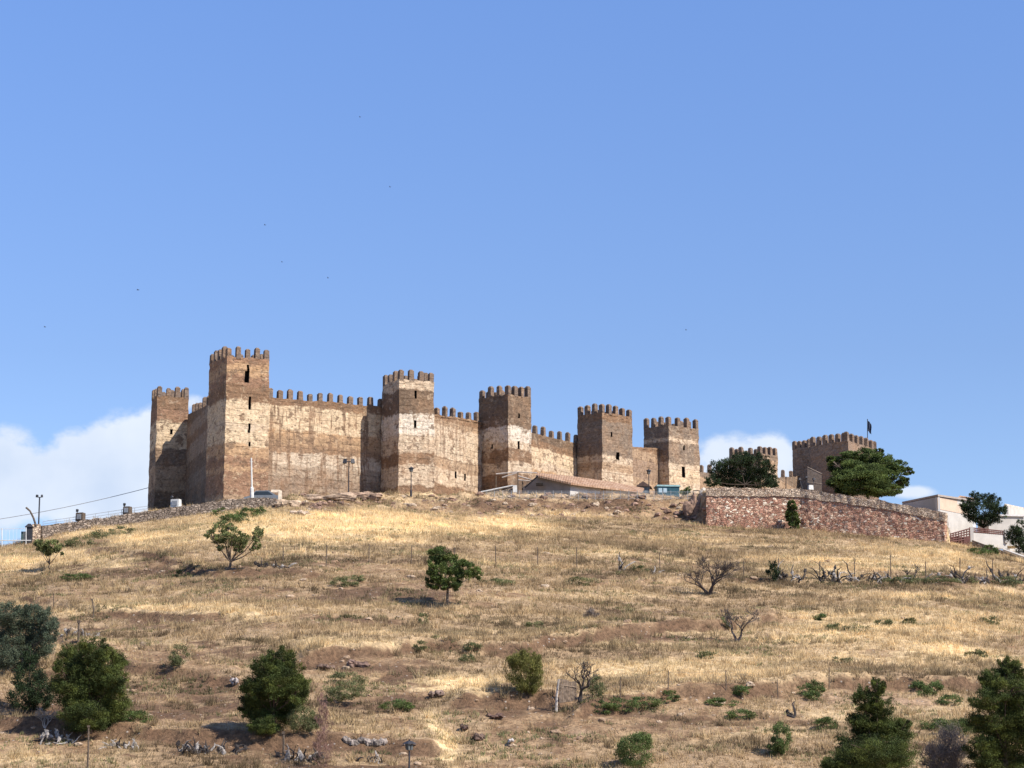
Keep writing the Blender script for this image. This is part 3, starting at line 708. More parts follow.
# ------------------------------------------------------------------ vegetation
def leaf_cloud(centers, radii, counts, size, base, var, seed, up=0.0, slender=.5, shell=.6, hue=None, dirs=None):
    r = np.random.default_rng(seed); Vs = []; Cs = []
    for ci, (c, rad, n) in enumerate(zip(centers, radii, counts)):
        n = max(3, int(n)); d = r.normal(size=(n, 3)); d /= np.linalg.norm(d, axis=1)[:, None]
        rr = (shell + (1 - shell) * r.random((n, 1))) ** 1.0 * r.random((n, 1)) ** .35
        p = np.array(c) + d * rr * np.array(rad)
        if dirs is not None:
            dv = np.array(dirs[ci]); tt = r.random((n, 1)); Ls = (rad[0] + rad[2]) * .75
            p = np.array(c) - dv * Ls * .5 + dv * Ls * tt * 1.2 + r.normal(size=(n, 3)) * np.array(rad) * (.55 - .35 * tt); d = dv + .6 * r.normal(size=(n, 3))
        ax = d * .6 + r.normal(size=(n, 3)) * .7; ax[:, 2] += up; ax /= np.linalg.norm(ax, axis=1)[:, None]
        sd = np.cross(ax, r.normal(size=(n, 3))); sd /= np.linalg.norm(sd, axis=1)[:, None] + 1e-9
        L = size * (.6 + .8 * r.random((n, 1))); W = L * slender
        V = np.stack([p - ax * L * .5, p + sd * W * .5, p + ax * L * .5, p - sd * W * .5], 1); Vs.append(V.reshape(-1, 3))
        cb = (1 + var * (r.random() * 2 - 1)); cc = np.array(base) * cb * (.7 + .6 * r.random((n, 1)))
        if hue is not None: cc = cc + np.array(hue) * (r.random() ** 2)
        Cs.append(cc)
    V = np.concatenate(Vs); return V, np.arange(len(V)).reshape(-1, 4), np.clip(np.concatenate(Cs), .004, 1)
def plant(name, label, cat, base_uv, lobes, style, seed, d=None, group=None, dens=1.0, stems=True, basept=None, trunk_r=None, lean=None):
    if basept is not None: b = Vector(basept)
    elif d is None: b = G(*base_uv)
    else: b = P(*base_uv, d)
    dd = b.y; px = dd / F
    root = thing(name, label, cat, b, group); r = random.Random(seed)
    us = [l[0] for l in lobes]; Wd = (max(us) - min(us) + 2 * lobes[0][2]) * px
    L3 = []
    for (u, v, ru, rv) in lobes:
        oy = r.uniform(-.28, .28) * Wd; 
        if not stems and d is None:
            c = P(u, v, dd + oy * .3) if rv > 7 else G(u, v + rv * .8) + Vector((0, 0, rv * px * .55)); ru *= 1.15; rv *= 1.35
        else: c = P(u, v, dd + oy)
        if style == 'pine': ru *= 1.1; rv *= 1.12
        L3.append((c, ru * px, rv * px, ru * rv))
    st = dict(
        pine=dict(size=1.9, base=(.044, .06, .017), var=.6, up=.5, slender=.26, den=6.2, hue=(.07, .07, .01), bark=(.09, .06, .045)),
        dark=dict(size=1.6, base=(.026, .04, .017), var=.6, up=.2, slender=.4, den=2.8, hue=(.012, .02, .004), bark=(.06, .045, .035)),
        broad=dict(size=1.6, base=(.065, .092, .026), var=.55, up=.1, slender=.5, den=3.9, hue=(.05, .055, .008), bark=(.13, .10, .08)),
        olive=dict(size=1.6, base=(.07, .09, .056), var=.45, up=.5, slender=.34, den=5.5, hue=(.05, .05, .03), bark=(.10, .08, .06)),
        sparse=dict(size=1.8, base=(.13, .15, .055), var=.4, up=.1, slender=.5, den=1.5, hue=(.06, .05, .015), bark=(.13, .095, .07)),
        lime=dict(size=2.3, base=(.13, .125, .035), var=.3, up=1.4, slender=.18, den=3.4, hue=(.05, .05, .01), bark=(.12, .10, .06)),
        grey=dict(size=3.5, base=(.19, .155, .13), var=.3, up=.9, slender=.10, den=2.2, hue=(.05, .04, .03), bark=(.15, .12, .10)),
        redtwig=dict(size=3.2, base=(.21, .125, .10), var=.4, up=1.6, slender=.10, den=1.0, hue=(.06, .03, .02), bark=(.15, .10, .08)),
        shrub=dict(size=1.6, base=(.08, .115, .036), var=.4, up=.6, slender=.4, den=2.8, hue=(.05, .045, .01), bark=(.10, .08, .05)),
        drab=dict(size=1.6, base=(.11, .122, .052), var=.4, up=.6, slender=.35, den=2.4, hue=(.06, .045, .015), bark=(.10, .08, .05)))[style]
    cs, rs, ns = [], [], []; ds = []
    for (c, rx, rz, area) in L3:
        k = max(8, int(10 + area / (7 if style == 'pine' else 5 if style in ('pine', 'dark', 'olive') else 8))); ry = (rx + rz) * .5
        for j in range(k):
            while True:
                q = Vector((r.uniform(-1, 1), r.uniform(-1, 1), r.uniform(-1, 1)))
                if .25 < q.length < 1: break
            q = q.normalized() * q.length ** .5 * .86
            rc = r.uniform(.26, .42) if style == 'pine' else r.uniform(.2, .36) if style in ('pine', 'dark', 'olive', 'lime') else r.uniform(.24, .44)
            dq = Vector((q.x, q.y, q.z * .6 + (.35 if style == 'pine' else .5))).normalized(); ds.append(tuple(dq))
            cs.append((c.x + q.x * rx, c.y + q.y * ry, c.z + q.z * rz)); rs.append((rc * rx + .6 * px, rc * ry + .6 * px, rc * rz * .8 + .6 * px))
            ns.append((area * 2.6 + 25) * 3.14 * st['den'] * dens / k * r.uniform(.6, 1.4))
    V, Fc, cc = leaf_cloud(cs, rs, ns, st['size'] * px, st['base'], st['var'], seed, st['up'], st['slender'], .55, st['hue'], ds if style in ('pine', 'olive', 'lime', 'dark', 'grey', 'redtwig') else None)
    # trunk and limbs
    if stems:
        mb = MB(); cx = sum(c.x * a for c, _, _, a in L3) / sum(a for *_, a in L3); czz = sum(c.z * a for c, _, _, a in L3) / sum(a for *_, a in L3)
        zt = max(c.z for c, *_ in L3); hT = zt - b.z; tr = trunk_r if trunk_r else max(.05, hT * .028)
        fork = Vector((b.x * .55 + cx * .45, b.y, b.z + (czz - b.z) * (.25 if style == 'sparse' else .5)))
        mid = (b + fork) / 2 + Vector((r.uniform(-.1, .1) * hT * .4, 0, 0))
        mb.tube([b - Vector((0, 0, .35)), b, mid, fork], [tr * 1.4, tr * 1.15, tr, tr * .85], 7, st['bark'])
        for (c, rx, rz, area) in L3:
            m1 = (fork * .55 + c * .45) + Vector((r.uniform(-.1, .1), r.uniform(-.1, .1), -.08)) * hT * .4
            kk = .55 if style == 'pine' else 1; mb.tube([fork, m1, c], [tr * .6 * kk, tr * .4 * kk, tr * .15 * kk], 5, st['bark'])
            for j in range(5):
                e = c + Vector((r.uniform(-1, 1) * rx, r.uniform(-1, 1) * rx, r.uniform(-.6, 1) * rz)) * .9
                mb.tube([m1 * .3 + c * .7, (c + e) / 2 + Vector((0, 0, .05)), e], [tr * .22, tr * .14, tr * .06], 4, st['bark'], False)
        obj('trunk', mb, M_wood, root)
    np_mesh('crown' if stems else 'foliage', V, Fc, M_leaf, root, tuple(b), cc)
    return root
T = [
 ('pine_tree', 'dense dark green pine at the lower left behind the bare pole', 'tree', (90, 732), [(93, 652, 14, 12), (70, 659, 13, 11), (108, 665, 15, 13), (114, 681, 13, 12), (90, 675, 22, 18), (73, 690, 18, 18), (96, 704, 28, 18), (110, 712, 14, 13), (85, 718, 22, 12), (60, 668, 6, 8), (90, 727, 22, 8)], 'pine', 1),
 ('conifer_tree', 'small blackish conical conifer left of the lower left pine', 'tree', (29, 713), [(30, 658, 8, 11), (27, 678, 15, 14), (42, 690, 14, 16), (24, 698, 17, 13), (40, 703, 14, 10)], 'dark', 2),
 ('olive_tree', 'grey green olive thicket at the left edge of the slope', 'tree', (22, 672), [(6, 615, 16, 12), (30, 617, 15, 13), (48, 621, 10, 12), (12, 640, 22, 19), (38, 643, 16, 17), (2, 656, 16, 13), (50, 633, 8, 12), (25, 660, 14, 10)], 'olive', 3),
 ('pine_tree', 'bushy green pine with a drab shrub at its right foot', 'tree', (272, 734), [(281, 660, 12, 11), (265, 669, 12, 12), (292, 673, 12, 11), (275, 682, 22, 14), (298, 690, 11, 12), (255, 692, 13, 14), (280, 702, 22, 13), (250, 708, 9, 10), (270, 716, 20, 11), (263, 726, 14, 8)], 'pine', 4),
 ('pine_tree', 'tall yellowish green pine cut by the bottom edge right of centre', 'tree', (872, 792), [(877, 688, 7, 9), (864, 700, 9, 12), (881, 708, 13, 10), (870, 724, 20, 13), (890, 735, 19, 13), (860, 745, 24, 12), (880, 757, 32, 14), (850, 764, 22, 13), (838, 770, 15, 12), (903, 728, 8, 8), (870, 778, 30, 10)], 'pine', 5),
 ('pine_tree', 'big ragged dark pine at the lower right corner', 'tree', (1005, 795), [(1005, 668, 8, 9), (1014, 672, 11, 10), (991, 681, 11, 9), (1006, 690, 20, 11), (984, 701, 13, 9), (1017, 705, 18, 15), (995, 722, 24, 12), (1012, 745, 28, 18), (982, 750, 14, 13), (1003, 768, 30, 13), (1030, 720, 16, 24)], 'pine', 6),
 ('fig_tree', 'round leafy green tree standing alone mid slope', 'tree', (447, 606), [(440, 555, 13, 9), (436, 568, 11, 13), (450, 564, 12, 13), (465, 570, 14, 11), (477, 574, 7, 7), (438, 585, 11, 8), (452, 584, 11, 8), (430, 577, 6, 8)], 'broad', 7),
 ('almond_tree', 'thin open crowned tree with leaning trunks below the castle corner', 'tree', (228, 570), [(211, 535, 8, 6), (219, 530, 9, 8), (233, 535, 11, 8), (243, 540, 8, 8), (258, 535, 6, 12), (256, 548, 6, 5), (228, 525, 8, 5), (220, 548, 3, 3), (240, 549, 8, 4), (225, 541, 13, 8), (238, 543, 10, 6)], 'sparse', 8),
 ('almond_tree', 'little sparse tree with forked pale trunk near the left pillar', 'tree', (50, 570), [(42, 543, 8, 7), (52, 546, 10, 7), (60, 550, 6, 6), (48, 551, 9, 5), (38, 546, 5, 6), (50, 550, 10, 6)], 'sparse', 9),
 ]
for a in T: plant(*a)
plant('evergreen_tree', 'dark rounded evergreen on the terrace in front of the small far tower', 'tree', (745, 497), [(722, 470, 14, 10), (740, 462, 17, 9), (758, 464, 14, 10), (712, 481, 8, 7), (735, 479, 22, 10), (755, 480, 22, 10), (768, 472, 9, 9), (772, 483, 7, 6)], 'dark', 10, d=248, dens=1.2)
plant('leafy_tree', 'wide spreading green tree in front of the keep', 'tree', (866, 506), [(850, 458, 14, 8), (868, 456, 16, 9), (884, 462, 12, 8), (898, 466, 10, 7), (908, 472, 6, 5), (838, 466, 12, 9), (858, 472, 24, 12), (885, 476, 20, 11), (902, 482, 8, 6), (845, 482, 18, 9), (868, 488, 26, 9), (893, 490, 10, 6), (830, 459, 4, 4), (879, 451, 5, 3), (872, 466, 26, 10), (862, 480, 30, 11), (880, 489, 22, 8), (850, 490, 16, 7)], 'broad', 11, d=246, dens=1.3)
plant('evergreen_tree', 'dark spreading evergreen above the red balustrade of the white house', 'tree', (985, 545), [(977, 498, 10, 7), (992, 502, 9, 8), (968, 508, 9, 7), (985, 510, 16, 10), (1000, 512, 8, 7), (972, 517, 10, 6), (988, 521, 16, 5), (965, 505, 6, 5)], 'dark', 12, d=240, dens=1.15)
plant('evergreen_tree', 'dark round bush like tree at the right edge below the houses', 'tree', (1018, 562), [(1019, 527, 9, 8), (1014, 538, 9, 10), (1024, 543, 12, 12)], 'dark', 13, d=233)
plant('cypress', 'small narrow green cypress growing against the red stone wall', 'shrub', (792, 534), [(792, 506, 5, 6), (791, 513, 6.5, 7), (793, 519, 7, 8), (794, 526, 5.5, 7)], 'broad', 14, d=236.3, dens=1.4)
S = [
 ('tall reddish dry stalks standing right of the middle left pine', (323, 768), [(321, 706, 3.5, 11), (324, 726, 6, 14), (323, 748, 7, 15)], 'redtwig'),
 ('Nlime broom shrub right of the middle of the slope', (526, 695), [(525, 672, 16, 16), (520, 662, 10, 8), (531, 663, 9, 8), (527, 685, 12, 8)], 'lime'),
 ('rounded green shrub at the bottom edge right of the red earth scar', (635, 768), [(635, 751, 18, 13), (642, 742, 10, 8)], 'shrub'),
 ('dry grey twiggy bush between the two lower right pines', (948, 782), [(948, 755, 18, 22), (940, 765, 16, 14)], 'grey'),
 ('drab olive shrub at the foot of the middle left pine', (303, 736), [(303, 720, 13, 12), (312, 722, 8, 9)], 'drab'),
 ('prickly dark green shrub on the lower fence line right of centre', (813, 702), [(808, 690, 9, 6), (816, 687, 9, 7), (812, 696, 9, 5)], 'shrub'),
 ('prickly dark green shrub between the lower right pines', (926, 698), [(920, 686, 9, 6), (932, 686, 10, 7), (926, 692, 9, 5)], 'shrub'),
 ('dark upright shrub near the bottom left of the yellowish pine', (781, 756), [(781, 738, 9, 13), (776, 747, 8, 8)], 'shrub'),
 ('black green bush among the dead stumps right of the bare tree', (773, 582), [(773, 571, 5.5, 9)], 'dark'),
 ('green mat of bramble under the white pole by the castle corner', (240, 524), [(232, 519, 15, 5), (250, 513, 13, 5), (222, 512, 10, 4), (262, 511, 6, 4)], 'shrub'),
 ('flat green shrub on the parapet slope above the little left tree', (90, 545), [(80, 542, 14, 5), (96, 535, 14, 5)], 'drab'),
 ('low shrub under the long parapet wall near its middle', (122, 534), [(122, 531, 14, 4)], 'drab'),
 ('bright green weed clump beside the lower left pine', (138, 723), [(137, 717, 16, 6)], 'shrub'),
 ('tuft like green shrub on bare soil at left of the slope', (179, 667), [(178, 656, 10, 9)], 'drab'),
 ('loose green weed patch just right of the middle left pine', (345, 706), [(347, 678, 18, 6), (345, 690, 17, 8), (335, 698, 10, 6)], 'drab'),
 ('flat green shrub left of the golden strip of grass', (395, 713), [(395, 706, 17, 6)], 'shrub'),
 ('small green clump above the long earth bank below the fig', (422, 652), [(422, 647, 8, 5)], 'drab'),
 ('green clump at the foot of the earth bank left of the lime shrub', (470, 664), [(471, 647, 12, 4), (468, 659, 8, 5)], 'drab'),
 ('long dark green bramble strip beside the lower bare tree', (635, 715), [(600, 708, 14, 5), (620, 704, 18, 6), (645, 702, 18, 5), (668, 697, 12, 5)], 'shrub'),
 ('green bush under the right branches of the lower bare tree', (596, 697), [(597, 686, 9, 9)], 'drab'),
 ('flat green shrub below the second post of the lower fence', (727, 705), [(722, 702, 16, 4), (738, 691, 14, 4)], 'shrub'),
 ('bright green weed patch on the lower right earth bank', (740, 720), [(740, 715, 14, 5)], 'shrub'),
 ('small green shrub beside the yellowish pine top', (825, 731), [(826, 724, 11, 6)], 'shrub'),
 ('wide green shrub between the lower right pines', (948, 735), [(935, 725, 16, 6), (958, 728, 18, 8), (950, 700, 14, 5)], 'shrub'),
 ('dark low shrub upper right slope nearest the right edge', (990, 627), [(990, 621, 10, 4)], 'drab'),
 ('low shrub on the right slope left of a pair of shrubs', (884, 628), [(884, 622, 9, 5)], 'drab'),
 ('low shrub on the right slope right of its twin', (911, 627), [(911, 622, 9, 4)], 'drab'),
 ('wide flat weed patch on the right slope', (848, 632), [(838, 627, 12, 4), (856, 628, 12, 4)], 'drab'),
 ('tiny bright shrub above the wide flat weed patch', (820, 622), [(820, 617, 7, 4)], 'shrub'),
 ('flat shrub low on the right slope above the pine at the corner', (976, 660), [(976, 654, 11, 4)], 'drab'),
 ('faint flat shrub above the prickly shrub on the right', (842, 664), [(842, 660, 12, 3.5)], 'drab'),
 ('small grey shrub on the slope right of the fig', (591, 621), [(591, 615, 6, 5)], 'grey'),
 ('low green patch just right of the fig tree', (502, 587), [(497, 582, 18, 4)], 'drab'),
 ('low green patch further right of the fig tree', (585, 588), [(582, 581, 16, 5)], 'drab'),
 ('low shrub on the earth below the fig to its right', (535, 631), [(535, 626, 10, 5)], 'drab'),
 ('small round shrub just below the fig tree', (424, 624), [(424, 619, 6, 6)], 'drab'),
 ('low green patch between castle corner and fig', (347, 588), [(345, 582, 14, 5), (358, 578, 8, 3)], 'drab'),
 ('dark green weed clump right of the little left tree', (76, 582), [(76, 577, 14, 4)], 'shrub'),
 ('small weed clump left of the leaning almond tree', (182, 579), [(182, 574, 9, 4)], 'drab'),
 ('green shrub under the terrace of the white house', (983, 558), [(980, 551, 12, 5), (990, 550, 8, 5)], 'shrub'),
 ('dark green weed strip among dead stumps at the right', (920, 585), [(900, 580, 20, 4), (940, 580, 20, 4), (965, 580, 12, 3)], 'drab'),
 ('green weed strip around stumps left of the bare shrub', (1000, 586), [(1005, 581, 18, 4)], 'drab'),
 ('small green shrub left of the upper bare tree', (640, 572), [(640, 569, 10, 4)], 'drab'),
 ('small low shrub on the straw slope above the lower fence', (705, 660), [(707, 655, 9, 4)], 'drab'),
 ('small dry green shrub beside the middle bare tree', (727, 630), [(727, 622, 8, 5)], 'drab'),
]
for i, (lab, b, lobes, sty) in enumerate(S):
    if lab.startswith('N'): lab = 'yellow green ' + lab[1:]
    plant('broom_shrub' if sty == 'lime' else 'dry_bush' if sty in ('grey', 'redtwig') else 'green_shrub', lab, 'shrub', b, lobes, sty, 100 + i, stems=False, dens=.9)
# bare trees
def bare_tree(name, label, b, h, spread, seed, leanx=0, col=(.10, .085, .075), levels=5, multi=3, r0=None):
    b = G(*b); px = b.y / F; h *= px; spread *= px; root = thing(name, label, 'tree', b); r = random.Random(seed); mb = MB(); tw = MB()
    r0 = r0 or h * .05
    def grow(p, d, L, rad, lv):
        pts = [p]; q = p; dd = d
        for k in range(3):
            dd = (dd + Vector((r.uniform(-.35, .35), r.uniform(-.35, .35), r.uniform(-.2, .25)))).normalized(); q = q + dd * L / 3; pts.append(q)
        (mb if lv >= levels - 2 else tw).tube(pts, [rad, rad * .85, rad * .7, rad * .55], 5 if lv > 1 else 3, col, False)
        if lv > 0:
            for k in range(r.choice((2, 3, 3)) if lv > 2 else 4):
                s = pts[r.choice((2, 3, 3))]; nd = (dd + Vector((r.uniform(-1, 1), r.uniform(-1, 1), r.uniform(-.25, .6))) * .95).normalized()
                grow(s, nd, L * r.uniform(.62, .84), max(rad * .55, .012), lv - 1)
    for k in range(multi):
        a = (k / max(1, multi - 1) - .5) * 2 if multi > 1 else 0
        grow(b - Vector((0, 0, .1)), Vector((a * spread / h * .8 + leanx, r.uniform(-.3, .3), 1)).normalized(), h * .36, r0 / (1 if multi == 1 else 1.2), levels - 1)
    obj('trunk', mb, M_wood, root); obj('twigs', tw, M_wood, root); return root
bare_tree('bare_tree', 'dark leafless tree with spreading crown above the middle of the right slope', (709, 595), 42, 26, 31, 0, (.075, .06, .055), 6, 3)
bare_tree('bare_tree', 'leafless leaning tree with grey twig haze halfway down the right slope', (737, 642), 36, 16, 22, .25, (.09, .075, .07), 6, 2)
bare_tree('bare_tree', 'leafless black tree by the broken wooden gate', (580, 704), 46, 24, 43, -.15, (.06, .05, .045), 6, 1, .16)
bare_tree('bare_shrub', 'leafless thin tree among the dead stumps at the right', (911, 583), 22, 16, 24, 0, (.07, .06, .055), 4, 2)
bare_tree('bare_shrub', 'pale bare twiggy bush at the lower left corner beside the pines', (45, 728), 22, 16, 29, .2, (.34, .30, .26), 5, 3)

# dead cactus stumps, brushwood
def deadwood(label, u, v, w, h, seed, n=9, pale=.5, name='dead_stump', group=None, dark=(.05, .042, .038)):
    b = G(u, v); px = b.y / F; r = random.Random(seed); mb = MB(); w *= px; h *= px
    for k in range(n):
        x0 = r.uniform(-.5, .5) * w; p = Vector((b.x + x0, b.y + r.uniform(-.4, .4), 0)); p.z = GZ(p.x, p.y) - .1
        hh = h * r.uniform(.35, 1.0); pts = [p]; d = Vector((r.uniform(-.9, .9), r.uniform(-.4, .4), 1)).normalized()
        for j in range(4):
            d = (d + Vector((r.uniform(-.8, .8), r.uniform(-.4, .4), r.uniform(-.7, .4)))).normalized(); pts.append(pts[-1] + d * hh / 3.2)
        c = (.30, .27, .24) if r.random() < pale * .8 else dark; rd = r.uniform(.035, .09)
        mb.tube(pts, [rd * 1.3, rd, rd * .9, rd * .6, rd * .3], 5, c)
        if r.random() < .4: mb.rock(pts[r.choice((1, 2, 3))], (.13, .06, .17), r.random() * 20, col=c)
    return tag(obj(name, mb, M_wood), label, 'dead plant' if name != 'brushwood' else 'brushwood', group)
row = [(781, 14, 22), (793, 22, 16), (820, 6, 24), (836, 16, 20), (855, 10, 24), (873, 18, 13), (884, 16, 13), (898, 14, 12), (929, 8, 14), (961, 12, 24), (976, 10, 14), (984, 6, 16), (1000, 7, 22), (1008, 14, 13), (1018, 9, 22)]
ords = ['first', 'second', 'third', 'fourth', 'fifth', 'sixth', 'seventh', 'eighth', 'ninth', 'tenth', 'eleventh', 'twelfth', 'thirteenth', 'fourteenth', 'fifteenth', 'sixteenth', 'seventeenth', 'eighteenth', 'nineteenth', 'twentieth']
for i, (u, w, h) in enumerate(row):
    deadwood('gnarled black and bleached dead cactus stump, %s from the left in the row at right' % ords[i], u, 581 + (u > 950) * 2, w, h, 60 + i, 6 + w // 3, .45, group='row of dead cactus stumps on the right slope')
for i, (lab, u, v, w, h, n, pl) in enumerate([
    ('bleached dead stump standing by the upper fence right of the fig tree', 622, 571, 8, 22, 7, .5),
    ('small bleached stump cluster on the upper fence line at centre right', 655, 574, 6, 12, 4, .3),
    ('pale dead branches below the leaning almond tree', 263, 567, 12, 10, 8, .4),
    ('dark dead stump at the first post of the upper fence', 282, 568, 14, 12, 8, .35),
    ('bleached dead branches above the lower left pine', 82, 636, 36, 11, 26, .9),
    ('heap of pale bare brushwood under the lower left pine', 60, 742, 44, 16, 30, .7),
    ('pale brushwood pile right of the bottom left pole', 125, 748, 34, 12, 20, .75),
    ('long black and pale brushwood heap left of the middle pine', 208, 752, 62, 16, 40, .45),
    ('pale tangled brushwood heap around the short bottom post', 300, 760, 40, 18, 28, .65),
    ('pale brushwood pile near the bottom lamp', 370, 762, 26, 12, 18, .6),
    ('broken black stalk on the lower right earth bank', 793, 718, 4, 22, 3, 0)]):
    deadwood(lab, u, v, w, h, 90 + i, n, pl, 'brushwood' if w > 20 else 'dead_stump')
# boulders
for i, (lab, u, v, w, h, c) in enumerate([
    ('pale flat boulder left of the middle pine', 235, 684, 10, 6, (.38, .33, .30)), ('low brown boulder right of the flat green shrub', 437, 697, 18, 8, (.20, .14, .11)),
    ('dark boulder at the left end of the long earth bank', 327, 669, 18, 7, (.12, .08, .06)), ('brown boulder in the middle of the long earth bank', 358, 667, 22, 9, (.2, .13, .1)),
    ('dark red boulder in the red earth scar', 495, 718, 18, 6, (.13, .08, .06)), ('small dark rock at the left side of the scar', 465, 730, 8, 6, (.10, .065, .05)),
    ('pale small stone at the bottom of the scar', 511, 743, 7, 5, (.5, .45, .4)), ('dark brown boulder near the bottom lamp', 408, 748, 18, 8, (.12, .085, .07)),
    ('pale limestone ledge under the castle corner', 288, 506, 26, 9, (.42, .31, .21)), ('long pale ledge below the long sunlit wall', 328, 500, 50, 8, (.36, .26, .18)),
    ('brown ledge of rock below the flood lamp', 362, 499, 40, 8, (.28, .19, .13)), ('pale block of stone left of the long ledge', 300, 515, 22, 7, (.42, .32, .23)),
    ('brown rock heap at the left end of the red wall', 694, 514, 20, 22, (.25, .165, .12)), ('dark rock cluster below the scar at its right', 480, 740, 14, 9, (.12, .08, .06))]):
    b = G(u, v); px = b.y / F; mb = MB(); r = random.Random(i + 5)
    for k in range(7):
        mb.rock((b.x + r.uniform(-.5, .5) * w * px * .75, b.y + r.uniform(-.4, .5), b.z + r.uniform(0, .5) * h * px), (w * px * r.uniform(.16, .32), r.uniform(.2, .4), h * px * r.uniform(.22, .45)), i * 7 + k, col=tuple(np.array(c) * r.uniform(.75, 1.2)))
    tag(obj('boulder', mb, M_rock), lab, 'boulder')
b = G(365, 745); mb = MB(); px = b.y / F
for k in range(16): 
    x = b.x + (-19 + 38 * k / 15) * px; mb.rock((x, b.y + random.uniform(-.1, .1), GZ(x, b.y) + .12), (.2, .2, .2), k * 3.3, col=tuple(np.array((.24, .2, .17)) * random.uniform(.5, 1.3)))
tag(obj('stone_kerb', mb, M_rock), 'short straight row of grey stones above the bottom lamp', 'stones')

# ------------------------------------------------------------------ fences, poles, lamps
def fence(label, posts, hpx, wires=2, rad=.045):
    pts = [(G(u, v), hp) for u, v, hp in posts]; root = thing('wire_fence', label, 'fence', pts[0][0])
    for p, hp in pts:
        mb = MB(); h = hp * p.y / F; tl = random.uniform(-.04, .04); mb.tube([p - Vector((0, 0, .3)), p + Vector((tl * h, 0, h))], [rad, rad * .9], 5); obj('post', mb, M_post, root)
    for w in range(wires):
        mb = MB(); f = .92 - .45 * w
        for (p, hp), (q, hq) in zip(pts[:-1], pts[1:]):
            a = p + Vector((0, 0, hp * p.y / F * f)); b = q + Vector((0, 0, hq * q.y / F * f)); mb.tube([a, (a + b) / 2 - Vector((0, 0, .05)), b], .009, 3, caps=False)
        obj('wire', mb, M_post, root)
fence('thin wire fence on rusty posts crossing the upper slope', [(283, 563, 18), (326, 567, 22), (369, 563, 19), (411, 565, 20), (454, 566, 18), (496, 566, 20), (538, 567, 20), (577, 568, 21), (619, 572, 20), (660, 572, 19), (703, 575, 16), (744, 578, 17), (779, 578, 19)], 20)
fence('thin rusty post fence running between the dead cactus stumps', [(820, 580, 18), (855, 580, 22), (891, 581, 26), (926, 582, 20), (960, 583, 25), (993, 584, 24), (1030, 586, 22)], 20, 1)
fence('sparse wire fence on thin posts above the bramble strip', [(620, 697, 19), (668, 691, 18), (726, 691, 20), (778, 699, 19), (829, 690, 22)], 20, 1, .035)
def pole_pts(u, v, vtop): b = G(u, v); return b, b + Vector((0, 0, (v - vtop) * b.y / F))
# bottom left pole, short posts
for (lab, u, v, vt, rad, m, nm) in [('tall thin black pole in front of the lower left pine', 87, 775, 728, .06, M_post, 'pole'), ('short dark post below the middle left pine', 283, 757, 734, .07, M_post, 'post'),
        ('dark leaning stake above the lower left pine', 93, 618, 600, .06, M_post, 'stake'), ('dark stake beside the bleached branches at left', 78, 642, 623, .09, M_post, 'stake'), ('thin stake on the left slope under the parapet', 53, 610, 594, .04, M_post, 'stake')]:
    b, t_ = pole_pts(u, v, vt); mb = MB(); mb.tube([b - Vector((0, 0, .4)), (b + t_) / 2 + Vector((.03, 0, 0)), t_ + Vector((-.12 if 'leaning' in lab else 0, 0, 0))], [rad, rad, rad * .8], 6); mb.box((t_.x - (.12 if 'leaning' in lab else 0), t_.y, t_.z), (rad * 2.4, rad * 2.4, rad * 2), 0)
    tag(obj(nm, mb, m), lab, 'post')
M_lglass = plain('lantern_glass', (.10, .11, .11), .3, .1)
def lantern(label, u, vb, vt, d=None, arms=1):
    b = P(u, vb, d) if d else G(u, vb); h = (vb - vt) * b.y / F; root = thing('street_lamp', label, 'lamp', b)
    mb = MB(); mb.tube([b - Vector((0, 0, .3)), b + Vector((0, 0, h * .12)), b + Vector((0, 0, h * .14)), b + Vector((0, 0, h * .8))], [.13, .11, .06, .05], 8); obj('pole', mb, M_metal_dark, root)
    t_ = b + Vector((0, 0, h * .8)); k = h * .2
    mb = MB()
    for i in range(4): 
        a = i * math.pi / 2 + .6; c_, s_ = math.cos(a), math.sin(a); mb.tube([t_ + Vector((c_ * .12, s_ * .12, 0)), t_ + Vector((c_ * .22, s_ * .22, k * .6))], .02, 4)
    mb.box(t_ + Vector((0, 0, k * .72)), (.56, .56, k * .26), .6, .35); mb.box(t_ + Vector((0, 0, k * .9)), (.1, .1, k * .2), 0); obj('lantern_frame', mb, M_metal_dark, root)
    mb = MB(); mb.box(t_ + Vector((0, 0, k * .3)), (.26, .26, k * .5), .6, 1.25); obj('glass', mb, M_lglass, root)
lantern('black lantern street lamp in front of the second tower', 411, 494, 466, 238)
lantern('black lantern street lamp beside the teal kiosk', 649, 496, 468.5, 262)
lantern('dark lantern head of a lamp rising from the bottom edge', 409, 795, 741)
# flood lamp pole
b = P(348.5, 494, 237); root = thing('flood_lamp', 'twin headed black floodlight on a pole before the long sunlit wall', 'lamp', b); h = 33 * 237 / F
mb = MB(); mb.tube([b - Vector((0, 0, .3)), b + Vector((0, 0, h))], [.07, .055], 7); mb.box(b + Vector((0, 0, h)), (.7, .08, .08)); obj('pole', mb, M_metal_dark, root)
for s in (-1, 1):
    mb = MB(); mb.box(b + Vector((s * .42, -.1, h + .02)), (.42, .22, .5), s * .3, .85, rx=-.3); obj('lamp_head', mb, M_metal_dark, root)
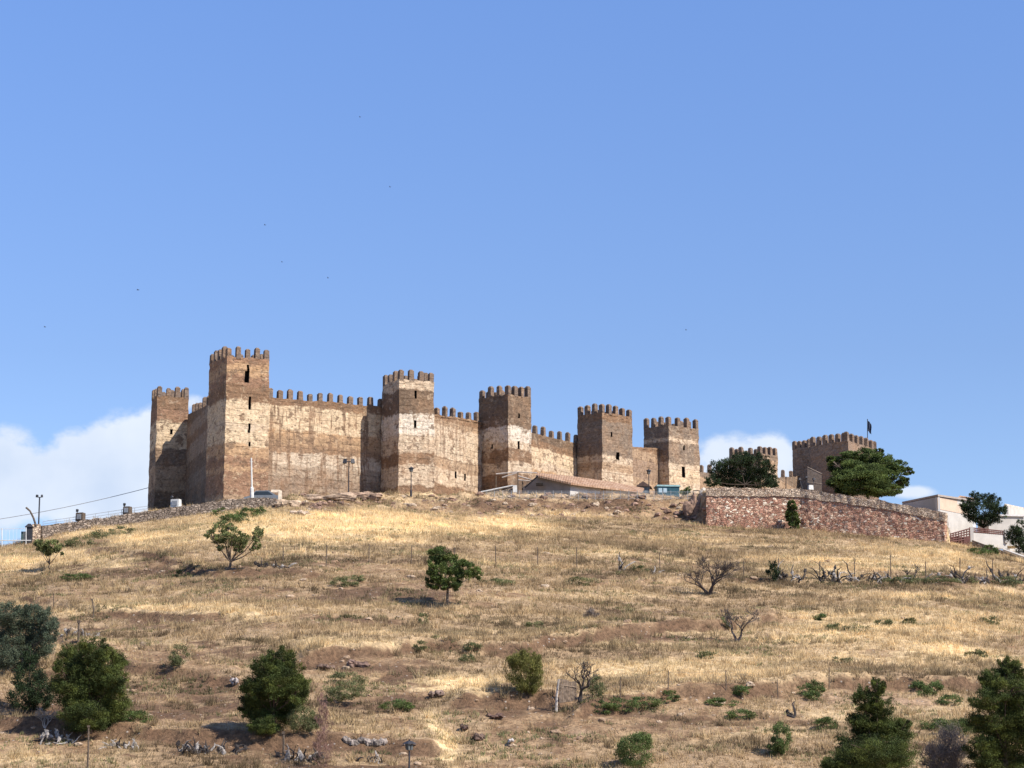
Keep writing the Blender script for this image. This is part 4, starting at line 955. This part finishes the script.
# left double head lamp, bent pole
b = P(38.5, 527, 221); root = thing('flood_lamp', 'slim twin headed lamp on the stone pillar at the left skyline', 'lamp', b); h = 30 * 221 / F
mb = MB(); mb.tube([b - Vector((0, 0, .3)), b + Vector((0, 0, h))], [.08, .07], 7); mb.box(b + Vector((0, 0, h)), (.4, .06, .06)); obj('pole', mb, M_metal_dark, root)
for s in (-1, 1): mb = MB(); mb.box(b + Vector((s * .24, -.05, h + .12)), (.2, .24, .26), s * .4, .8); obj('lamp_head', mb, M_metal_dark, root)
mb = MB(); q = [P(u, v, 220.6) for u, v in ((36, 526), (33.5, 518), (30, 511), (26, 507.5))]; mb.tube(q, [.11, .1, .09, .1], 7); tag(obj('bent_post', mb, M_post), 'bent brown post leaning left beside the twin headed lamp', 'post')
# pillar and gate
p = P(36, 535, 221); mb = MB(); mb.box((p.x, p.y, p.z - .2), (.9, .9, 2.6), .2, .85, .08); o = obj('stone_pillar', mb, M_capwall); tag(o, 'pale stone pillar at the lower end of the parapet', 'pillar')
root = thing('metal_gate', 'dark green hut like metal gate beside the pale pillar', 'gate', P(27, 548, 219.5))
mb = MB(); p = P(29.5, 537, 219.5); mb.box((p.x, p.y, p.z), (.55, .6, 1.9), .1); obj('post', mb, M_metal_dark, root)
mb = MB(); p = P(29.5, 525.5, 219.5); mb.box((p.x, p.y, p.z), (.85, .9, .35), .1, .3); obj('cap', mb, M_metal_dark, root)
mb = MB(); p = P(23.5, 539, 219.5); mb.box((p.x, p.y, p.z), (.5, .12, 1.5), .1); obj('panel', mb, plain('green_metal', (.06, .10, .10), .5), root)
root = thing('white_fence', 'white tubular railing with wire mesh at the far left skyline', 'fence', P(26, 549, 219))
for u in (26, 2, -22):
    mb = MB(); mb.tube([P(u, 551 + (26 - u) * .1, 219), P(u, 527.5 + (26 - u) * .03, 219)], .05, 6); obj('post', mb, M_whitep, root)
mb = MB(); mb.tube([P(31, 540.5, 219), P(-30, 540.5, 219)], .05, 6); obj('rail', mb, M_whitep, root)
mb = MB(); mb.tube([P(26, 528.5, 219), P(-30, 529.5, 219)], .025, 5)
for k in range(14): mb.tube([P(24 - k * 3.6, 529, 219), P(24 - k * 3.6, 541, 219)], .012, 3)
obj('mesh_wire', mb, M_whitep, root)
# railing along the path
rl = [(43, 526.5, 521.5, 223.2), (72, 522, 517.5, 225), (100, 518.5, 513, 226), (130, 514, 508.5, 227), (148, 511, 506, 227.8)]
root = thing('metal_railing', 'thin grey handrail along the top of the left parapet', 'railing', P(43, 526.5, 223.2))
mb = MB(); mb.tube([P(u, v2, d) for u, v1, v2, d in rl], .03, 5); mb.tube([P(u, (v1 + v2) / 2, d) for u, v1, v2, d in rl], .02, 4); obj('rail', mb, M_metal_grey, root)
for k in range(9):
    u = 43 + k * 13.1; v1 = np.interp(u, [r_[0] for r_ in rl], [r_[1] for r_ in rl]); v2 = np.interp(u, [r_[0] for r_ in rl], [r_[2] for r_ in rl]); d = np.interp(u, [r_[0] for r_ in rl], [r_[3] for r_ in rl])
    mb = MB(); mb.tube([P(u, v1 + 2, d), P(u, v2, d)], .025, 4); obj('post', mb, M_metal_grey, root)
for lab, u, v, w, h, d, m in [('brown spotlight housing on the left parapet nearest the twin lamp', 80.5, 517, .8, .85, 225, M_post), ('brown spotlight housing with pale side on the parapet', 127.5, 510.5, .75, .8, 226.6, M_post),
                              ('white boxed spotlight housing at the foot of the leftmost tower', 176, 503.5, .95, .85, 227.5, M_whitep)]:
    p = P(u, v, d); root = thing('spotlight_box', lab, 'light', p - Vector((0, 0, h / 2)))
    mb = MB(); mb.box(p, (w, .7, h), -.3, .95, .02); obj('housing', mb, m, root)
    mb = MB(); mb.box(p + Vector((-.1, -.36, 0)), (w * .6, .05, h * .6), -.3); obj('lens', mb, M_metal_grey, root)
    mb = MB(); mb.tube([p + Vector((-w * .45, 0, h * .4)), p + Vector((-w * .45, 0, h * .75))], .05, 5); mb.rock(p + Vector((-w * .45, 0, h * .8)), (.16, .16, .14), 3); obj('lamp', mb, M_metal_dark, root)
# white pole, white pillar, low car
mb = MB(); a = P(252.3, 510, 228.2); t_ = P(251.3, 458, 228.2); mb.tube([a - Vector((0, 0, .3)), a + (t_ - a) * .42, a + (t_ - a) * .44, t_], [.22, .2, .1, .08], 8); mb.box(t_ + Vector((0, 0, -.4)), (.35, .05, .05)); 
tag(obj('pole', mb, M_whitep), 'stout white pole in front of the tallest tower', 'pole')
mb = MB(); p = P(280, 502, 228.5); mb.box((p.x, p.y, p.z - .1), (.42, .42, 2.6), .15, .9, .03); p2 = P(276, 491, 228.5); mb.box((p2.x, p2.y, p2.z), (1.0, .36, .28), .1, .9, .03); tag(obj('gate_pillar', mb, plain('cream_paint', (.6, .5, .38), .9, .15)), 'pale rounded pillar at the right end of the parapet', 'pillar')
root = thing('parked_car', 'dark blue grey car half hidden behind the parapet by the white pole', 'car', P(263, 504, 231.5)); p = P(263, 500, 231.5)
mb = MB(); vs = []; prof = [(-1.9, 0), (-1.95, .55), (-1.2, .75), (-.7, 1.25), (.7, 1.28), (1.4, .8), (1.95, .7), (2.0, 0)]
for yy_ in (-.8, .8): vs += [(p.x + x_, p.y + yy_, p.z - .35 + z_) for x_, z_ in prof]
mb.add(vs, [tuple(range(8)), tuple(range(15, 7, -1))] + [(k, 8 + k, 8 + (k + 1) % 8, (k + 1) % 8) for k in range(8)]); obj('body', mb, plain('car_paint', (.16, .18, .2), .3, .05), root)
mb = MB(); mb.add([(p.x + x_, p.y - .81, p.z - .35 + z_) for x_, z_ in ((-1.05, .78), (1.15, .8), (.6, 1.18), (-.65, 1.17))], [(0, 1, 2, 3)]); obj('side_window', mb, plain('car_glass', (.03, .04, .05), .1, .05), root)
for s in (-1.2, 1.2): mb = MB(); mb.tube([(p.x + s, p.y - .84, p.z - .3), (p.x + s, p.y - .6, p.z - .3)], .32, 12); obj('wheel', mb, M_metal_dark, root)
# power line
mb = MB(); A0 = P(-60, 527, 262); B0 = P(151, 487, 262); mb.tube([A0 + (B0 - A0) * s - Vector((0, 0, 2.0 * s * (1 - s))) for s in [k / 12 for k in range(13)]], .035, 4); tag(obj('power_line', mb, M_metal_grey), 'single sagging cable running left from the leftmost tower', 'cable')

# ------------------------------------------------------------------ shed, pergola, kiosk
t = NT('roof_tiles'); wv = t.n('ShaderNodeTexWave'); wv.inputs['Scale'].default_value = 1.6; wv.inputs['Distortion'].default_value = .6; t.l(t.pos, wv.inputs[0])
ct = t.mix(t.rng(t.noise(1.5, 6), .35, .65), (.30, .17, .10), (.46, .31, .21)); ct = t.mix(1.0, ct, t.gray(t.rng(wv.outputs['Fac'], 0, 1, .7, 1.1)), 'MULTIPLY'); t.bump(wv.outputs['Fac'], .1, .6); M_tile = t.out(ct)
M_gableshade = plain('gable_shade_render', (.22, .195, .175), .9, .15, .8); M_plank = plain('old_planks', (.2, .15, .11), .9, .4, 5)  # the gable's shade is put into this grey render
def PS(u, v, d): return P(u, v, d + 5)
a = PS(537, 474.5, 246); b_ = PS(571, 482.5, 243.5); c_ = PS(643, 490.5, 252)
root = thing('tiled_shed', 'long low shed with sloping orange tiled roof under the castle', 'shed', PS(560, 496, 245))
zg = ZB(500, 250)
def quadwall(mb, p, q, zt1, zt2, zb1, th=.25):
    t_ = (Vector((q.x, q.y, 0)) - Vector((p.x, p.y, 0))).normalized(); n = Vector((-t_.y, t_.x, 0)) * th
    vs = [(p.x, p.y, zb1), (q.x, q.y, zb1), (q.x, q.y, zt2), (p.x, p.y, zt1)]; vs += [(x + n.x, y_ + n.y, z_) for x, y_, z_ in vs]
    mb.add(vs, [(0, 1, 2, 3), (7, 6, 5, 4), (0, 4, 5, 1), (1, 5, 6, 2), (2, 6, 7, 3), (3, 7, 4, 0)])
mb = MB(); g0 = PS(523, 487, 247); g1 = PS(538, 477, 246); g2 = PS(570, 484, 244)
quadwall(mb, g0, g1, PS(523, 487, 247).z, g1.z, zg - 1); quadwall(mb, g1, g2, g1.z, g2.z, zg - 1); obj('gable_wall', mb, M_gableshade, root)
mb = MB(); w0 = PS(570.2, 484, 244.05); w1 = PS(600, 487.2, 247.5); quadwall(mb, w0, w1, w0.z, w1.z, zg - 1); obj('wall', mb, M_white, root)
mb = MB(); w2 = PS(606, 488, 248); quadwall(mb, w1, w2, w1.z, w2.z, zg - 1, .5); obj('wall', mb, M_capwall, root)
mb = MB(); w3 = PS(640, 491.5, 252); quadwall(mb, w2, w3, w2.z, w3.z, zg - 1); obj('wall', mb, M_white, root)
mb = MB(); ev = [PS(536, 474.8, 245.2), PS(571, 482.8, 243.3), PS(606, 487, 247.2), PS(642, 491, 251.6)]; bk = [PS(537, 472.5, 250), PS(575, 476.5, 250.5), PS(610, 481.5, 254.5), PS(644, 488, 257)]
N4 = len(ev); vs = ev + bk; vs += [v - Vector((0, 0, .22)) for v in vs]
mb.add(vs, [(i, i + 1, N4 + i + 1, N4 + i) for i in range(3)] + [(2 * N4 + i, 3 * N4 + i, 3 * N4 + i + 1, 2 * N4 + i + 1) for i in range(3)] + [(2 * N4 + i, 2 * N4 + i + 1, i + 1, i) for i in range(3)] + [(3 * N4 + i + 1, 3 * N4 + i, N4 + i, N4 + i + 1) for i in range(3)] + [(0, N4, 3 * N4, 2 * N4), (3, 2 * N4 + 3, 3 * N4 + 3, N4 + 3)])
obj('roof', mb, M_tile, root)
mb = MB(); p = PS(539.5, 484.5, 245.1); mb.box(p, (.8, .5, .3), .0); obj('window', mb, M_dark, root)
mb = MB(); mb.tube([PS(525, 487.5, 245.8), PS(538, 476, 244.9)], .09, 5); obj('roof_beam', mb, M_metal_dark, root)
root = thing('pergola', 'open timber pergola frame with slanting poles left of the tiled shed', 'pergola', PS(515, 496, 248))
for u, v0, v1, dd_ in ((518, 472, 497, 247), (522.5, 480, 494, 248), (496, 476, 494, 250)):
    mb = MB(); mb.tube([PS(u, v1, dd_), PS(u, v0, dd_)], .07, 5); obj('post', mb, M_post, root)
mb = MB()
for p_, q_ in (((502, 477.5), (518, 472.5)), ((518, 472), (537, 473)), ((496, 474), (518, 472)), ((518, 480), (530, 481)), ((518, 476), (532, 480))):
    mb.tube([PS(*p_, 247), PS(*q_, 247.4)], .08, 5)
obj('beam', mb, plain('pale_beam', (.34, .29, .25), .8), root)
root = thing('ramp_wall', 'sloping pale handrail wall ending in a white box under the third tower', 'wall', PS(505, 496, 243))
mb = MB(); quadwall(mb, PS(480, 493, 243), PS(513, 486, 243), PS(480, 492, 243).z, PS(513, 485.8, 243).z, ZB(500, 243) - .6, .3); obj('wall', mb, M_greywall, root)
mb = MB(); mb.tube([PS(481, 492, 242.9), PS(513, 485.5, 242.9)], .08, 5); obj('rail', mb, M_whitep, root)
mb = MB(); p = PS(515, 489, 242.6); mb.box(p, (.5, .5, .8), 0, .9); obj('box', mb, M_whitep, root)
# long low dark railing on skyline
root = thing('wire_fence', 'grey mesh fence along the crest in front of the shed', 'fence', P(540, 498, 242.5))
for k in range(26):
    u = 486 + k * 8.4; mb = MB(); mb.tube([P(u, 500, 242.5 + k * .18), P(u, 490.5, 242.5 + k * .18)], .025, 4); obj('post', mb, M_metal_grey, root)
mb = MB()
for j in range(6): mb.tube([P(486, 491 + j * 1.4, 242.5), P(696, 491.5 + j * 1.4, 247)], .012, 3)
obj('wire', mb, M_metal_grey, root)
M_teal = plain('teal_paint', (.03, .085, .11), .45, .15)
root = thing('kiosk', 'teal painted kiosk with pale windows in front of the fifth tower', 'kiosk', P(667, 496, 256)); p = P(667, 492.3, 256)
mb = MB(); mb.box((p.x, p.y, p.z - .1), (2.6, 2.0, 1.3), .1); obj('body', mb, M_teal, root)
mb = MB(); mb.box((p.x, p.y, p.z + .66), (2.9, 2.2, .2), .1, .9); obj('roof', mb, plain('teal_roof', (.16, .25, .25), .6), root)
for dx, m in ((-.85, M_glass), (-.3, M_glass), (.55, M_teal)):
    mb = MB(); mb.box((p.x + dx, p.y - 1.02 + .1 * dx, p.z + .1), (.42 if m is M_glass else .8, .06, .5), .1); obj('window', mb, m, root)
root = thing('porch', 'small dark tiled porch roof behind the teal kiosk', 'porch', P(643, 495, 264))
mb = MB(); a, b2, c2 = P(636, 486, 264), P(651, 486.5, 264), P(643, 481, 264); vs = [a, b2, c2] + [v + Vector((.4, 3, 0)) for v in (a, b2, c2)]
mb.add(vs, [(0, 1, 2), (5, 4, 3), (0, 3, 4, 1), (1, 4, 5, 2), (2, 5, 3, 0)]); obj('roof', mb, plain('dark_tiles', (.09, .06, .05), .9), root)
mb = MB(); mb.box(P(643, 490, 265), (1.5, 1.5, 1.1)); obj('body', mb, plain('blue_grey_door', (.10, .13, .15), .7), root)
# small bench/pots right of kiosk
mb = MB(); p = P(696.5, 494, 250); 
for s in (-.4, .4): mb.tube([p + Vector((s, 0, -.7)), p + Vector((s, 0, .35))], .05, 5)
mb.tube([p + Vector((-.4, 0, .35)), p + Vector((0, 0, .42)), p + Vector((.4, 0, .35))], .05, 5); mb.tube([p + Vector((-.4, 0, 0)), p + Vector((.4, 0, 0))], .04, 5); tag(obj('metal_barrier', mb, M_metal_dark), 'small dark metal hoop barrier left of the red wall', 'barrier')
plant('potted_shrub', 'small green shrub between the teal kiosk and the metal hoop', 'shrub', (684, 496), [(684, 492, 6, 4), (688, 490, 3, 4)], 'shrub', 300, d=252, stems=False)
mb = MB(); mb.rock(P(704, 496, 243), (.55, .5, .8), 8.2, col=(.38, .33, .27)); tag(obj('boulder', mb, M_rock), 'pale upright boulder against the left end of the red wall', 'boulder')
# spotlights on terrace wall + palisade
root = thing('spotlight_cluster', 'cluster of black spotlights around a white box on the terrace wall', 'light', P(810, 492, 239.6))
for u, v in ((799.5, 479), (806.5, 477), (814, 479), (808, 484)):
    mb = MB(); p = P(u, v, 239.6); mb.box(p, (.3, .25, .22), random.uniform(-.5, .5), .7); mb.tube([p, P(u + (809 - u) * .4, 491, 239.6)], .035, 4); obj('spotlight', mb, M_metal_dark, root)
mb = MB(); mb.box(P(810.5, 487.5, 239.5), (.55, .4, .5), .3, .9); obj('box', mb, M_whitep, root)
root = thing('panel_fence', 'grey slatted fence panel stepping down before the keep', 'fence', P(815, 492, 243)); 
mb = MB()
for k in range(15):
    u = 808 + k * .95; vt = 466.5 + k * .45; mb.box((P(u, 0 + (vt + 493) / 2, 243)), (.045, .06, (493 - vt) * 243 / F))
M_slat = plain('weathered_slat', (.2, .16, .13), .8); obj('slats', mb, M_slat, root)
mb = MB(); mb.tube([P(807.5, 467, 242.95), P(822, 474, 242.95)], .04, 4); mb.tube([P(807.5, 482, 242.95), P(822, 484, 242.95)], .03, 4); obj('rail', mb, M_slat, root)
mb = MB(); p = P(786, 491, 243); mb.tube([p - Vector((0, 0, .4)), P(786, 478, 243)], .06, 5); mb.box(P(786, 477.5, 243), (.2, .2, .15)); tag(obj('post', mb, M_post), 'thin dark post on the terrace below a lone merlon', 'post')
mb = MB(); mb.tube([P(857, 499, 241), P(857, 495, 241)], .09, 6); mb.tube([P(920, 505, 241), P(920, 503, 241)], .05, 5)

# gate near lower bare tree
root = thing('wooden_gate', 'grey weathered plank gate beside the lower bare tree', 'gate', G(566, 704)); b = G(560, 704); px = b.y / F
for k in range(10):
    mb = MB(); x = b.x + k * 1.75 * px; yb_ = b.y + k * .06; hh = (24 - k * .7) * px; z = GZ(x, yb_); mb.box((x, yb_, z + hh / 2), (.10, .04, hh), .1, 1, .01); obj('plank', mb, M_plank, root)
mb = MB(); mb.tube([(b.x - .1, b.y - .04, b.z + 18 * px), (b.x + 17 * px, b.y + .5, GZ(b.x + 17 * px, b.y) + 14 * px)], .03, 4); obj('rail', mb, M_plank, root)
b, t_ = pole_pts(556, 712, 680); mb = MB(); mb.tube([b - Vector((0, 0, .3)), (b + t_) / 2 + Vector((.05, 0, 0)), t_ + Vector((.18, 0, 0))], [.09, .08, .06], 6, (.36, .32, .28)); tag(obj('leaning_post', mb, M_wood), 'pale crooked leaning post at the left of the plank gate', 'post')

# ------------------------------------------------------------------ houses
M_cream = plain('cream_render', (.50, .37, .27), .9, .15, .5); M_whiteshade = plain('shaded_white_render', (.42, .42, .41), .9, .06, .6); M_rust = plain('rust_rail', (.12, .055, .045), .7, .2)  # the house's cooler side-wall white has its shade mixed into the colour
def house(label, corner, zt_pts, cat='house'): pass
root = thing('house', 'white house with shaded left side and cream gable behind the red wall end', 'house', P(945, 540, 246))
h0 = P(902, 504, 262); h1 = P(937.5, 497, 247); h2 = P(972, 502, 256); zb = ZB(548, 240)
mb = MB(); quadwall(mb, h0, h1, h0.z, h1.z, zb); obj('side_wall', mb, M_whiteshade, root)
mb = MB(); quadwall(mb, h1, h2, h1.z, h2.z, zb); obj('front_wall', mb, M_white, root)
mb = MB(); e0 = P(937.6, 497.2, 246.9); e1 = P(968, 501, 255); zc = P(950, 512, 250).z
mb.add([(e0.x, e0.y, zc), (e1.x, e1.y - .1, zc + .2), e1, e0] + [(e0.x, e0.y + .1, zc), (e1.x, e1.y, zc + .2), e1 + Vector((0, .1, 0)), e0 + Vector((0, .1, 0))], [(0, 1, 2, 3), (4, 7, 6, 5), (0, 4, 5, 1)]); obj('cream_upper_wall', mb, M_cream, root)
mb = MB(); vs = [h0 + Vector((0, 0, .05)), h1 + Vector((0, -.3, .05)), h2 + Vector((.3, 0, .05)), h0 + Vector((10, 8, .4))]; vs += [v + Vector((0, 0, .22)) for v in vs]
mb.add(vs, [(3, 2, 1, 0), (4, 5, 6, 7), (0, 1, 5, 4), (1, 2, 6, 5), (2, 3, 7, 6), (3, 0, 4, 7)]); obj('roof', mb, plain('grey_roof', (.32, .27, .23), .9, .15), root)
root = thing('house', 'small white house with grey gable behind the dark evergreen', 'house', P(965, 530, 270))
a0, a1, a2 = P(952, 504, 268), P(960, 496.5, 270), P(975, 499, 274); mb = MB(); quadwall(mb, a0, a1, a0.z, a1.z, zb); quadwall(mb, a1, a2, a1.z, a2.z, zb); obj('wall', mb, plain('grey_gable', (.42, .42, .42), .9), root)
mb = MB(); mb.tube([a0, a1, a2], .12, 4); obj('roof_edge', mb, M_tile, root)
root = thing('house', 'white house at the right edge with pale flat roofs', 'house', P(1012, 545, 252))
a0, a1, a2 = P(1003, 510, 258), P(1006, 506, 250), P(1044, 514, 262); mb = MB(); quadwall(mb, a0, a1, a0.z, a1.z, zb); quadwall(mb, a1, a2, a1.z, a2.z, zb); obj('wall', mb, M_white, root)
mb = MB(); vs = [a0, a1 + Vector((-.2, -.3, 0)), a2, a0 + Vector((8, 10, .5))]; vs += [v + Vector((0, 0, .25)) for v in vs]; mb.add(vs, [(3, 2, 1, 0), (4, 5, 6, 7), (0, 1, 5, 4), (1, 2, 6, 5), (2, 3, 7, 6), (3, 0, 4, 7)]); obj('roof', mb, plain('cream_roof', (.5, .43, .36), .9), root)
for u, v in ((1021, 518), (1014, 529)):
    mb = MB(); p = P(u, v, 252.2 + (u - 1006) * .32); mb.box(p, (1.1, .12, .5), .3); obj('window', mb, M_glass, root)
root = thing('house', 'low white outhouse beside the dark evergreen trunk', 'house', P(1000, 545, 244))
mb = MB(); mb.box(P(1001, 532, 246), (4.2, 3, 3.4), .2); obj('wall', mb, M_white, root)
mb = MB(); q = P(1001, 516.8, 246); mb.box(q, (4.6, 3.4, .2), .2, .9); obj('roof', mb, plain('grey_slab', (.4, .37, .34), .9), root)
root = thing('terrace', 'white terrace wall with dark red balustrade in front of the houses', 'terrace', P(990, 545, 237))
mb = MB(); quadwall(mb, P(972, 541, 237), P(1007, 541, 239), P(972, 531.5, 237).z, P(1007, 535, 239).z, P(990, 548, 238).z, .4); obj('wall', mb, M_white, root)
mb = MB(); mb.box(P(971.5, 534.5, 236.9), (.35, .5, 1.6)); mb.box(P(1006, 536.5, 238.9), (.35, .5, 1.4)); obj('pillar', mb, M_white, root)
mb = MB()
for k in range(3): mb.tube([P(973, 528 + k * 1.8, 237.05), P(1006, 531.5 + k * 1.6, 239)], .07, 5)
for k in range(16): mb.tube([P(973 + k * 2.1, 532.3 + k * .2, 237.05 + k * .12), P(973 + k * 2.1, 527.6 + k * .25, 237.05 + k * .12)], .04, 4)
obj('balustrade', mb, M_rust, root)
root = thing('stair_railing', 'dark red stepped railing between the red wall and the white terrace', 'railing', P(960, 545, 235))
mb = MB()
for k in range(5): mb.tube([P(950.5, 534 + k * 1.9, 234.3), P(970, 528.5 + k * 2.6, 236)], .07, 4)
for k in range(8): mb.tube([P(950.5 + k * 2.7, 543, 234.3 + k * .24), P(950.5 + k * 2.7, 533.5 - k * .75, 234.3 + k * .24)], .06, 4)
mb.box(P(960, 541.5, 235.6), (2.1, .3, 1.0), .1); obj('railing_bars', mb, M_rust, root)
root = thing('stair_wall', 'sloping wall with white coping descending at the right below the terrace', 'wall', P(990, 556, 233))
mb = MB(); quadwall(mb, P(972, 543, 234), P(1024, 562, 231), P(972, 540, 234).z, P(1026, 559, 231).z, P(1000, 566, 232).z, .6); obj('wall', mb, M_greywall, root)
mb = MB(); mb.tube([P(1003, 549.5, 232), P(1030, 559, 230.7)], .14, 5); obj('coping', mb, M_white, root)

# birds
for i, (u, v, d) in enumerate([(138, 290, 200), (45, 327, 230), (265, 225, 260), (390, 187, 280), (360, 117, 280), (328, 278, 290), (282, 262, 300), (686, 330, 300)]):
    p = P(u, v, d); mb = MB(); s = .30; w = random.uniform(-.4, .4)
    mb.tube([p + Vector((-.12, 0, 0)), p + Vector((0, 0, .01)), p + Vector((.14, 0, 0))], [.015, .05, .01], 5)
    mb.add([p + Vector((-.05, 0, 0)), p + Vector((.06, 0, 0)), p + Vector((-.06, -s, .1 + w * .1)), p + Vector((-.05, s, .1)), p + Vector((0, 0, .03))], [(0, 1, 2), (1, 0, 3), (0, 4, 2), (4, 0, 3)])
    tag(obj('bird', mb, M_metal_dark), ['dark bird high left of the tallest tower, the clearest one', 'tiny bird far left in the sky near the edge', 'tiny bird above the tallest tower', 'tiny bird high above the second tower', 'highest tiny bird in the sky', 'tiny bird low above the long wall', 'tiny bird up right of the tallest tower', 'tiny bird right of centre above the fifth tower'][i], 'bird', 'birds in the sky')
print('done')
